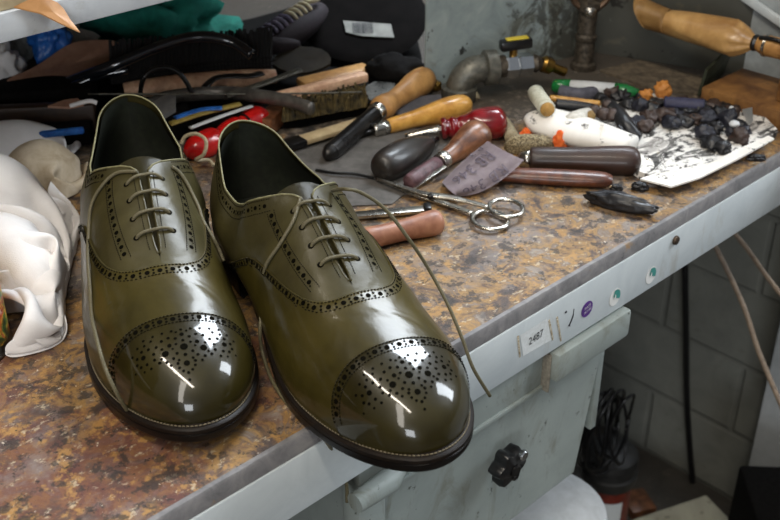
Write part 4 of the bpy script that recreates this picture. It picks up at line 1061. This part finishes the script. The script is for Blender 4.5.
pb_=wallsheet('grey_board',Vector((H_.x,H_.y,B)),Vector((H3.x,H3.y,B)),.42,.012,mat('pale_grey_board','#8e9496','#a0a6a8',rough=.6,scale=20),None); tag(pb_,'smooth pale grey board standing beside the galvanised sheet','board')
bm=bmesh.new(); e=Vector((H3.x,H3.y,0))-Vector((H_.x,H_.y,0)); e.normalize()
nb=Vector((-e.y,e.x,0)); 
def onb(px,py): d=ray(px,py); p0=Vector((H_.x,H_.y,B+.1)); t=(p0-CC).dot(nb)/d.dot(nb); return CC+d*t-nb*.004*(1 if nb.dot(back)>0 else -1)
obox(bm,onb(738,-10),onb(800,33),.006,.008,.001,up); single('white_batten',bm,apron_m,'white batten fixed slanting across the pale grey board','batten')
# ---- wooden block, bracket and paper-wrapped roll at the right
pa=W(748,121,0); pbk=W(722,80,0); 
wb=empty('wooden_jig',Vector((pa.x,pa.y,B)),'orange-brown wooden block with an upright post at the right edge','block')
x0=pa.x-.002; yT=W(703,104,0).y; bm=bmesh.new(); box(bm,(x0-.0,pa.y-.20,B),(x0+.075,yT,B+.020),.0015); bmo('base_block',bm,wood_or,wb)
pp2=W(777,100,.02); bm=bmesh.new(); box(bm,(pp2.x-.004,pp2.y-.05,B+.0205),(pp2.x+.03,pp2.y,B+.085),.0015); bmo('upright_post',bm,wood_or,wb)
bk=empty('steel_bracket',W(680,85,0),'dark green steel angle bracket in front of the galvanised sheet','bracket')
dgreen=mat('dark_green_steel','#2b2f24','#474b3c',rough=.45,metal=.5,scale=40,c3='#5a5a4b')
flat('base_plate',[(600,72),(640,62),(715,82),(698,96),(650,90)],.0025,mat('dusty_plate','#3c342a','#675b4a',rough=.9,scale=30,bump=.6),None,None,h=.0,k=2,parent=bk)
bm=bmesh.new(); a=W(697,95,.0025); b=W(717,80,.0025); top=up*.048
q4=[a,b,b+top*.9+rt*.012,a+top*.55+rt*.004,]
d=(b-a).normalized(); nn=rt*.002
lo=[bm.verts.new(p) for p in q4]; hi=[bm.verts.new(p+rt*.0025-back*.0015) for p in q4]
bm.faces.new(lo);bm.faces.new(hi)
for i in range(4): bm.faces.new((lo[i],lo[(i+1)%4],hi[(i+1)%4],hi[i]))
bmo('upright_plate',bm,dgreen,bk,False)
kr=empty('wrapped_roll',W(715,60,0),'tapered roll wrapped in shiny brown paper and tied with black cord','roll')
hz=.060; K0=W(668,22,hz);K1=W(756,43,hz); s2=PR(710,30,1,hz)
bm=bmesh.new(); n=26; rows=[]
pr=hermite([(0,12.5),(.15,14),(.45,16),(.75,17.5),(.88,13),(.97,7),(1,6)])
d=(K1-K0); s,u=frame_of(d)
for i in range(n+1):
    t=i/n; c=K0+d*t
    rows.append([c+(s*math.cos(a)+u*math.sin(a))*(pr(t)*s2*(1+.05*math.sin(a*3+t*5)+(.07*math.sin(a*9) if t>.75 else .015*math.sin(a*7+t*9)))) for a in [2*PI*k/40 for k in range(40)]])
V=add_grid(bm,rows,False,True); bm.faces.new(V[-1]); bmo('paper_wrap',bm,kraft,kr,True)
bm=bmesh.new(); rows=[]
for i in range(9):
    t=i/8; c=K0-d*(.30*t)+u*(.002*t); rows.append([c+(s*math.cos(a)+u*math.sin(a))*(s2*(12.5+1.5*t+3*t*max(0,math.sin(a))))-d*(.10*t*math.sin(a)) for a in [2*PI*k/40 for k in range(40)]])
add_grid(bm,rows,False,True); bmesh.ops.solidify(bm,geom=bm.faces[:],thickness=.0006); bmo('open_paper_end',bm,kraft,kr,True)
bm=bmesh.new(); lathe(bm,K0+d*.97,K0+d*1.02,[(0,7.5*s2),(.5,8.5*s2),(1,7.5*s2)],16); bmo('black_tie',bm,blk,kr)
bm=bmesh.new(); K2=K0+d*1.35; lathe(bm,K0+d*1.0,K2,[(0,6*s2),(.2,9*s2),(.4,10*s2),(1,10*s2)],18); bmo('wooden_core',bm,wood_tan,kr)
bm=bmesh.new(); lathe(bm,K0+d*1.10,K0+d*1.13,[(0,11*s2),(1,11*s2)],18); bmo('steel_ring',bm,steel_b,kr)
bm=bmesh.new(); sweep(bm,catmull([K0+d*1.0+u*.008-back*.008,K0+d*1.12+u*.010-back*.010,K0+d*1.25+u*.009-back*.010],5),2.2*s2,8); bmo('black_cord',bm,blk,kr,True)
# ---- paper pile with wax
flat('spattered_paper_pile',[(552,132),(545,118),(562,104),(602,90),(655,100),(702,112),(748,112),(776,139),(742,158),(700,178),(671,187),(640,180),(612,164),(578,148)],.007,paper_m,'pile of white paper spattered with black, under the lumps of wax','paper',k=3,wav=.004,rings=14)
flat('folded_paper',[(640,180,.0075),(652,176,.008),(700,170,.008),(735,152,.008),(768,137,.008),(774,140,.0075),(738,160,.0075),(700,179,.0075),(671,188,.0072)],.0015,roll_m,'clean folded white paper edge along the front of the paper pile','paper',k=2,rings=5)
bm=bmesh.new(); A=W(528,117,.014);Be=W(630,147,.013); P=[A.lerp(Be,i/16) for i in range(17)]
rr=[.0165*min(1,.35+.65*(1-(1-min(1,i/4))**2))*(1-.25*max(0,(i-9)/7)) for i in range(17)]
sweep(bm,P,rr,20,1.35,.75,up=up); single('paper_roll',bm,roll_m,'thick white paper roll along the left side of the paper pile','paper roll',smooth=True)
dw=tool('cork_tipped_tube','short off-white tube with a tan end leaning on the paper roll','tube',[
 ('tube',mat('stained_white_tube','#a8a690','#c9c8b8',rough=.5,scale=60,c3='#6e6a52'),W(535,92,.030),W(547,109,.032),[(0,.0068),(.05,.0076),(1,.0076)]),
 ('cork_end',mat('cork','#a07a3e','#b98f4e',rough=.8,scale=200),W(547,109,.032),W(547.8,110.2,.032),[(0,.0064),(1,.0062)])])
A=W(552,86,.010);Be=W(645,93,.014)
sg=PR(600,90,.85)
tool('green_capped_marker','white barrelled marker with green cap and green tip behind the wax','marker',[
 ('barrel',whitepl,A.lerp(Be,.16),A.lerp(Be,.70),[(0,8.5*sg),(.5,9*sg),(1,8.5*sg)]),
 ('cap',mat('green_plastic','#0f5f2c','#187a3c',rough=.25,coat=.4),A,A.lerp(Be,.20),[(0,5*sg),(.15,8*sg),(1,9.3*sg)]),
 ('tip',MATS['green_plastic'],A.lerp(Be,.68),A.lerp(Be,.96),[(0,9.3*sg),(.4,8.5*sg),(.7,6*sg),(1,2.6*sg)]),
 ('nib',whitepl,A.lerp(Be,.95),Be,[(0,3.2*sg),(1,2*sg)])])
tube('pencil_stub',[(550,98,.016),(575,101,.016),(600,104,.016)],3.2,wood_yel,'short orange-yellow pencil among the wax','pencil')
tube('charcoal_stick',[(556,104,.020),(576,106,.020),(597,110,.020)],5,wax_m,'thick dark stick lying in front of the yellow pencil','stick')
tube('crushed_tube',[(565,121,.022),(576,117,.024),(590,111,.022)],6.5,mat('white_crushed','#b5b0a5','#d8d4cb',rough=.5,scale=60,bump=.5,c3='#6d675a'),'crumpled whitish tube lying on the paper roll','tube',1,.8,taper=lambda t:.6+.5*math.sin(PI*t))
for i,(x,y,r_) in enumerate(((594,116,6),(603,119,7),(613,120,7.5),(607,111,6),(590,122,4.5))):
    blob('brown_wax_ball',x,y,r_,r_,.0065,wax_b if i!=4 else mat('ochre_wax','#7c6233','#94784a',rough=.6),'round brown ball of wax, one of a tight cluster on the paper roll' if i!=4 else 'small ochre ball at the edge of the brown wax balls','wax ball',20+i,.15,1.5,group='brown wax balls',h=.017,sub=3)
tube('black_twisted_wax',[(606,103,.02),(617,112,.022),(625,124,.02),(634,134,.014),(640,138,.012)],5.5,wax_m,'long black twisted piece of wax behind the brown balls','wax',taper=lambda t:.7+.6*math.sin(PI*(.15+.85*t)))
tube('navy_chalk',[(664,103,.016),(682,104,.016),(704,106,.016)],6.5,mat('navy_wax','#26263c','#383854',rough=.6,scale=60,bump=.4),'thick dark blue stick at the back of the wax','stick')
tube('grey_chalk',[(560,92,.010),(580,95,.010),(596,92,.010)],7,mat('grey_blue_wax','#44444e','#5a5a66',rough=.7,scale=60,bump=.5),'bluish grey lump in front of the green-capped marker','stick')
blob('orange_wax',662,96,8,8,.009,mat('orange_wax','#b0702c','#cc8a44',rough=.6,scale=60,bump=.5),'larger orange lump of wax just past the marker tip','wax',31,.35,2,h=.007,group='orange wax lumps')
blob('orange_wax',645,101,7,6,.007,MATS['orange_wax'],'orange lump of wax right under the marker tip','wax',32,.35,2,h=.007,group='orange wax lumps')
blob('orange_wax',673,107,6,3,.004,mat('red_orange_wax','#b3401c','#c4562c',rough=.6),'flat red-orange crumb in front of the navy stick','wax',33,.35,2,h=.009,group='orange wax lumps')
random.seed(12); k=0; pos=[]
spec=[(652,112,9,8),(664,118,10,8),(676,115,8,7),(688,112,9,8),(700,112,8,8),(712,110,8,8),(672,124,8,6),(684,122,9,7),(657,105,7,6),(694,121,8,6),(706,120,9,8),(718,118,8,7),(724,110,7,7),(731,114,7,6),(728,123,8,7),(738,127,7,6),(716,129,7,5),(648,120,6,6),(640,110,7,6),(630,106,8,7),(620,98,8,6),(612,96,7,6),(634,126,8,7),(626,133,8,6),(618,140,6,5),(645,128,7,6),(704,136,8,5),(712,144,12,8),(722,150,7,5),(738,140,8,5),(744,132,5,4),(600,101,6,5),(640,98,6,5),(682,104,6,5),(730,134,5,4)]
wax_n=mat('navy_heel_wax','#15161d','#2c2d38',rough=.45,scale=60,bump=.8,bscale=160)
for x,y,a_,b_2 in spec:
    k+=1; bm=bmesh.new(); s=PR(x,y,1); hz_=.0065+random.random()*.005
    lump(bm,W(x,y+2,.007)+Vector((0,0,hz_*.5)),a_*s*1.15,b_2*s*1.35,hz_*.75,.6,1.9,3,40+k,random.random()*3)
    single('wax_lump',bm,[wax_m,wax_m,wax_b,wax_n][k%4],'small irregular lump of dark wax on the spattered paper','wax','lumps of dark wax on the paper',smooth=True)
flat('white_card_tab',[(742,110,.010),(752,108,.026),(753,121,.018),(748,126,.008)],.0008,whitepl,'small white card tab standing beyond the wax','card',k=2,rings=2)
blob('white_chip',734,126,5,5,.003,whitepl,'round white chip lying on the wax near the card tab','chip',3,.1,1,h=.017)
blob('white_chip',731,111,2.5,3,.003,whitepl,'tiny white chip behind the round one','chip',3,.1,1,h=.017)
blob('speckled_stone',528,152,24,9,.010,mat('speckled_stone','#4f4430','#a39473',rough=.8,scale=200,bump=.6,pos=(.42,.58)),'long speckled brown stone-like piece behind the knife handle','stone',3,.25,1.3,rot=None)
tube('beige_plug',[(505,120,.006),(508,127,.006),(512,138,.006)],6,mat('beige_plug','#857a60','#a89c80',rough=.7,scale=100),'short beige plug beside the red handle end','plug',taper=lambda t:.6+.6*t)
blob('foam_earplug',526,139,6,5.5,.006,orange,'small orange foam plug between the beige plug and the paper roll','plug',6,.3,2,group='orange foam plugs')
blob('foam_earplug',559,151,8,7,.011,orange,'larger orange foam plug beside the knife handle','plug',7,.3,2,group='orange foam plugs')
blob('cork_bit',472,100,7,5,.006,cream,'small pale crumb at the foot of the pipe elbow','crumb',6,.3,2)
s=PR(620,200,1); bm=bmesh.new(); g=W(620,202,.0065); dd=W(652,210,0)-W(588,196,0); lump(bm,g,34*s,9*s,.0080,.28,2.0,4,77,math.atan2(dd.y,dd.x))
single('wax_stick',bm,wax_m,'thick knobbly black wax stick lying near the bench edge','wax',smooth=True)
blob('wax_crumb',640,190,8,5,.004,wax_m,'black wax crumb just behind the wax stick','wax',61,.5,2.4)
blob('wax_crumb',617,190,6,4,.003,wax_m,'smaller black wax crumb behind the middle of the wax stick','wax',62,.5,2.4)
blob('wax_crumb',756,160,9,4,.003,wax_m,'flat dark crumb right of the paper pile','wax',63,.5,2.4)
tube('metal_hook',[(640,164,.004),(648,160,.008),(654,164,.006),(650,169,.003)],1.6,steel_b,'tiny bright hook at the butt of the dark knife','hook')
# ---- shelf overhead at the left
shy=WY(0,41,.69).y; a=WY(0,41,.69); b=WY(185,0,.69)
zl=(a.z+b.z)/2
sh=empty('wall_shelf',(.3,.69,zl),'paint-spotted white shelf edge above the heap, at the top left','shelf')
shp=layered('shelf_paint',(20,[(.3,'#a9adb2'),(.6,'#bfc2c4')]),[(70,5,.63,.66,'#3a3432',0,None,.9),(14,8,.58,.66,'#8f8a80',.4,None,.6)],rough=.5,bump=.1)
bm=bmesh.new(); zt=min(.032,max(.012,WY(0,14,.69).z-zl)); box(bm,(-.5,.69,zl),(.765,.712,zl+zt),.001); bmo('front_edge',bm,shp,sh)
bm=bmesh.new(); box(bm,(-.5,.694,zl+zt+.0003),(.765,1.165,zl+zt+.014),.0005); bmo('shelf_board',bm,mat('shelf_wood','#9a8a6c','#b7a684',rough=.7,scale=14),sh)
lt=[WY(14,8,.688),WY(40,-4,.688),WY(58,4,.687),WY(64,10,.685),WY(70,20,.68),WY(80,33,.672),WY(60,24,.678),WY(40,14,.684)]
bm=bmesh.new(); fan_sheet(bm,lt,.001,None,5,3,False)
single('leather_tip',bm,mat('tan_leather','#9c6d3d','#b58450',rough=.5,scale=20),'pointed tan leather tip hanging over the shelf edge','leather')
# ---- drawer / tub under the bench
ZR=-.0575
def Xat(px,py,y=YF): 
    p=WY(px,py,y); return p.x,p.z-B
tub_m=layered('grey_tub_paint',(14,[(.3,'#878f8b'),(.6,'#959d99')]),[(22,9,.54,.66,'#6a6858',.8,(1,1,.4),.6),(90,6,.64,.68,'#33322b',0,None,.8)],rough=.5,bump=.1)
tub=empty('grey_storage_tub',(.49,Y0+.1,B-.21),'pale grey tapered plastic tub hanging under the bench rail','tub')
yb=Y0+.010
x1,z1=Xat(614,332,yb); x2,z2=Xat(583,470,yb); xl,zl_=Xat(368,470,yb)
def taper_box(bm,xa,xb,xa2,xb2,ya,yb_,ya2,yb2,zt,zb):
    T=[bm.verts.new(p) for p in ((xa,ya,zt),(xb,ya,zt),(xb,yb_,zt),(xa,yb_,zt))]; D=[bm.verts.new(p) for p in ((xa2,ya2,zb),(xb2,ya2,zb),(xb2,yb2,zb),(xa2,yb2,zb))]
    bm.faces.new(T);bm.faces.new(D)
    for i in range(4): bm.faces.new((T[i],T[(i+1)%4],D[(i+1)%4],D[i]))
bm=bmesh.new(); taper_box(bm,xl-.004,x1,xl+.012,x2,yb,yb+.30,yb+.004,yb+.29,B+ZR-.004,B+z2)
bmesh.ops.bevel(bm,geom=[e for e in bm.edges if abs(e.verts[0].co.z-e.verts[1].co.z)>.05],offset=.008,segments=3,affect='EDGES'); bmo('tub_body',bm,tub_m,tub)
xs1,zs1=Xat(553,384); xr,zr=Xat(625,322); 
bm=bmesh.new(); box(bm,(xs1-.003,Y0-.008,B-.084),(xr,Y0+.33,B-.0585),.003); bmo('rim',bm,tub_m,tub)
xq1,zq1=Xat(470,441);xq2,zq2=Xat(545,392)
bm=bmesh.new(); box(bm,(xl-.012,Y0+.0035,B+min(zq1,zq2)-.0035),(xs1-.004,Y0+.012,B+min(zq1,zq2)+.0),.0003); bmo('ledge',bm,tub_m,tub)
bm=bmesh.new(); box(bm,(xl-.012,Y0+.0055,B+min(zq1,zq2)),(xs1-.004,Y0+.012,B-.0575),.0005); bmo('recessed_panel',bm,tub_m,tub)
bm=bmesh.new(); box(bm,(xs1-.005,Y0-.002,B+min(zq1,zq2)-.004),(xs1-.0032,Y0+.010,B-.06),.001); bmo('panel_catch',bm,mat('tarnished_catch','#6b655a','#8b8578',rough=.6,scale=90),tub)
bm=bmesh.new(); P=[(xl-.026,-.066),(xl+.004,-.066)]
c=Vector((xl-.028,Y0-.008,B-.070)); sweep(bm,[c,c+Vector((.03,0,0)),c+Vector((.042,.004,0))],[.007,.0085,.006],12,1,1); box(bm,(xl-.016,Y0+.002,B-.30),(xl+.010,Y0+.02,B-.075),.004); bmo('rounded_bracket',bm,tub_m,tub)
bm=bmesh.new(); box(bm,(x1-.002,yb+.01,B-.20),(x1+.006,yb+.02,B-.084),.001); bmo('side_rib',bm,tub_m,tub)
kc=WY(499,460,yb-.004); kn=empty('clamp_knob',kc,'black lobed knob with a chrome centre on the front of the grey tub','knob')
bm=bmesh.new(); rows=[]
for yy,sc in ((0,.6),(-.003,.95),(-.010,1.0),(-.014,.9),(-.016,.6)):
    rows.append([kc+Vector((math.cos(a)*.0148*sc*(1+.16*math.cos(6*a+.6)),yy,math.sin(a)*.0148*sc*(1+.16*math.cos(6*a+.6)))) for a in [2*PI*k/60 for k in range(60)]])
V=add_grid(bm,rows,False,True); bm.faces.new(V[0]);bm.faces.new(V[-1]); bmo('grip',bm,blk,kn)
bm=bmesh.new(); q=kc+Vector((0,-.0162,0)); lathe(bm,q,q+Vector((0,-.002,0)),[(0,.005),(.6,.005),(1,.004)],14); bmo('hub',bm,steel_d,kn)
bm=bmesh.new(); q=kc+Vector((.0085,-.0145,.0095)); lathe(bm,q,q+Vector((0,-.0035,0)),[(0,.0045),(.7,.0045),(1,.0035)],14); bmo('chrome_stud',bm,chrome,kn)
# ---- under the bench
wb_c=W(543,503,-.36); wbn=empty('white_bin',Vector((wb_c.x,wb_c.y,0)),'white plastic bin with a domed lid below the grey tub','bin')
c=Vector((wb_c.x,wb_c.y,0)); rb=.060
bm=bmesh.new(); lathe(bm,c,c+up*.47,[(0,.055),(.02,rb*.92),(.98,rb),(1,rb)],40); bmo('bin_body',bm,whitepl,wbn)
bm=bmesh.new(); lathe(bm,c+up*.471,c+up*.50,sprof([(0,rb+.004),(.3,rb+.005),(.45,rb),(.7,rb*.7),(.9,rb*.4),(1,.002)],4),40); bmo('lid',bm,whitepl,wbn)
cn=W(612,450,-.60); cn=Vector((cn.x,cn.y,0)); cs=(Vector((cn.x,cn.y,B-.6))-CC).dot(cF)/F_PX; R1=27*cs
ca=empty('dark_canister',cn,'dark cylindrical canister with stepped lid and pale label standing behind the white bin','canister')
bm=bmesh.new(); lathe(bm,cn,cn+up*.20,[(0,R1*.9),(1,R1*.9)],30); bmo('canister_body',bm,mat('dull_red_tin','#5b1f14','#7a2c1c',rough=.5,scale=30),ca)
bm=bmesh.new(); lathe(bm,cn+up*.20,cn+up*.255,[(0,R1),(.3,R1*1.05),(.35,R1*.95),(.6,R1*.95),(.65,R1*1.02),(.85,R1*.98),(1,R1*.5)],30); bmo('lid',bm,mat('dusty_black_lid','#1a1a19','#2b2a28',rough=.5,scale=30),ca)
tocam=(CC-cn); tocam.z=0; a0=math.atan2(tocam.y,tocam.x)
bm=bmesh.new(); add_grid(bm,[[cn+Vector((math.cos(a)*(R1*.9+.001),math.sin(a)*(R1*.9+.001),z)) for a in [a0-.25+1.0*k/8 for k in range(9)]] for z in (.08,.18)]); bmo('canister_label',bm,papm,ca,True)
# coil of black cable hanging behind
hc=WY(608,428,.62); co=empty('cable_coil',Vector((hc.x,.62,hc.z)),'loose coil of thin black cable hanging behind the grey tub','cable')
random.seed(9)
for i in range(9):
    bm=bmesh.new(); rx=.022+random.random()*.014; rz_=.05+random.random()*.02; o_=Vector((random.uniform(-.014,.014),random.uniform(-.02,.02),random.uniform(-.015,.015)))
    pts=[hc+o_+Vector((math.cos(a)*rx,.006*math.sin(2*a+i),math.sin(a)*rz_)) for a in [2*PI*k/28 for k in range(29)]]
    sweep(bm,pts,.0022,7); bmo('cable_turn',bm,blk,co,True)
YW=1.30
hb=[(684,262,-.12),(686,300,-.2),(687,350,-.3),(687,400,-.42),(689,450,-.58),(693,491,-.846)]
def wx(px,py,x): d=ray(px,py); return CC+d*(x/d.x)
bm=bmesh.new(); sweep(bm,catmull([wx(684,225,1.315),wx(685,262,1.315),wx(686,330,1.317),wx(687,400,1.318),wx(690,450,1.318),wx(693,482,1.312)],6),.0048,10)
single('hanging_cable',bm,blk,'thick black cable running straight down the blockwork wall','cable')
hose=mat('cream_hose','#8d7b68','#6f6052',rough=.6,scale=30)
bm=bmesh.new(); sweep(bm,catmull([wx(712,240,.98),wx(728,272,.98),wx(745,310,.97),wx(760,355,.96),(wx(790,425,.94))],6),.0030,10); single('cream_hose',bm,hose,'pale pinkish hose hanging nearest the black cable','hose','hoses under the bench')
bm=bmesh.new(); sweep(bm,catmull([wx(730,228,1.02),wx(748,250,1.02),wx(768,278,1.01),wx(800,318,1.0)],6),.0028,10); single('cream_hose',bm,hose,'pale pinkish hose hanging nearest the right edge of the photo','hose','hoses under the bench')
# cupboard side, planks and black box
cp=WX(744,487,1.26); 
cu=struct('trim_1',(cp.x,-.9,0),(1.34,cp.y,B-.06),mat('grey_cupboard_paint','#a4a8aa','#b2b6b8',rough=.5,scale=10))
struct('trim_2',(cp.x+.02,-.9,0),(1.50,cp.y-.01,.02),floor_m) if 0 else None
pl1=W(645,562,-.80);pl2=W(728,533,-.80)
bm=bmesh.new(); d=(pl2-pl1).normalized(); A=pl1-d*.2; Be=pl2+d*-.01; obox(bm,Vector((A.x,A.y,.045)),Vector((Be.x,Be.y,.045)),.10,.09,.003)
single('floor_timber',bm,layered('spotted_timber',(10,[(.3,'#8f8a78'),(.6,'#aaa48f')]),[(60,5,.62,.66,'#2f2b24',0,None,.9)],rough=.8,bump=.2),'pale spotted timber lying on the floor against the wall','timber')
bb=W(772,505,-.56); bm=bmesh.new()
c=Vector((bb.x+.02,bb.y-.07,0)); M=Matrix.Translation(c)@Matrix.Rotation(.75,4,'Z'); box(bm,(-.11,-.09,0),(.11,.09,.29),.006,M)
single('black_box',bm,blk_m,'matt black box on the floor in the bottom right corner','box')
bm=bmesh.new(); A=W(628,488,-.80);Be=W(668,492,-.80); obox(bm,Vector((A.x,A.y,.010)),Vector((Be.x,Be.y+.03,.010)),.05,.018,.002); single('floor_offcut',bm,wood_brn,'small brown offcut on the floor behind the timber','offcut')
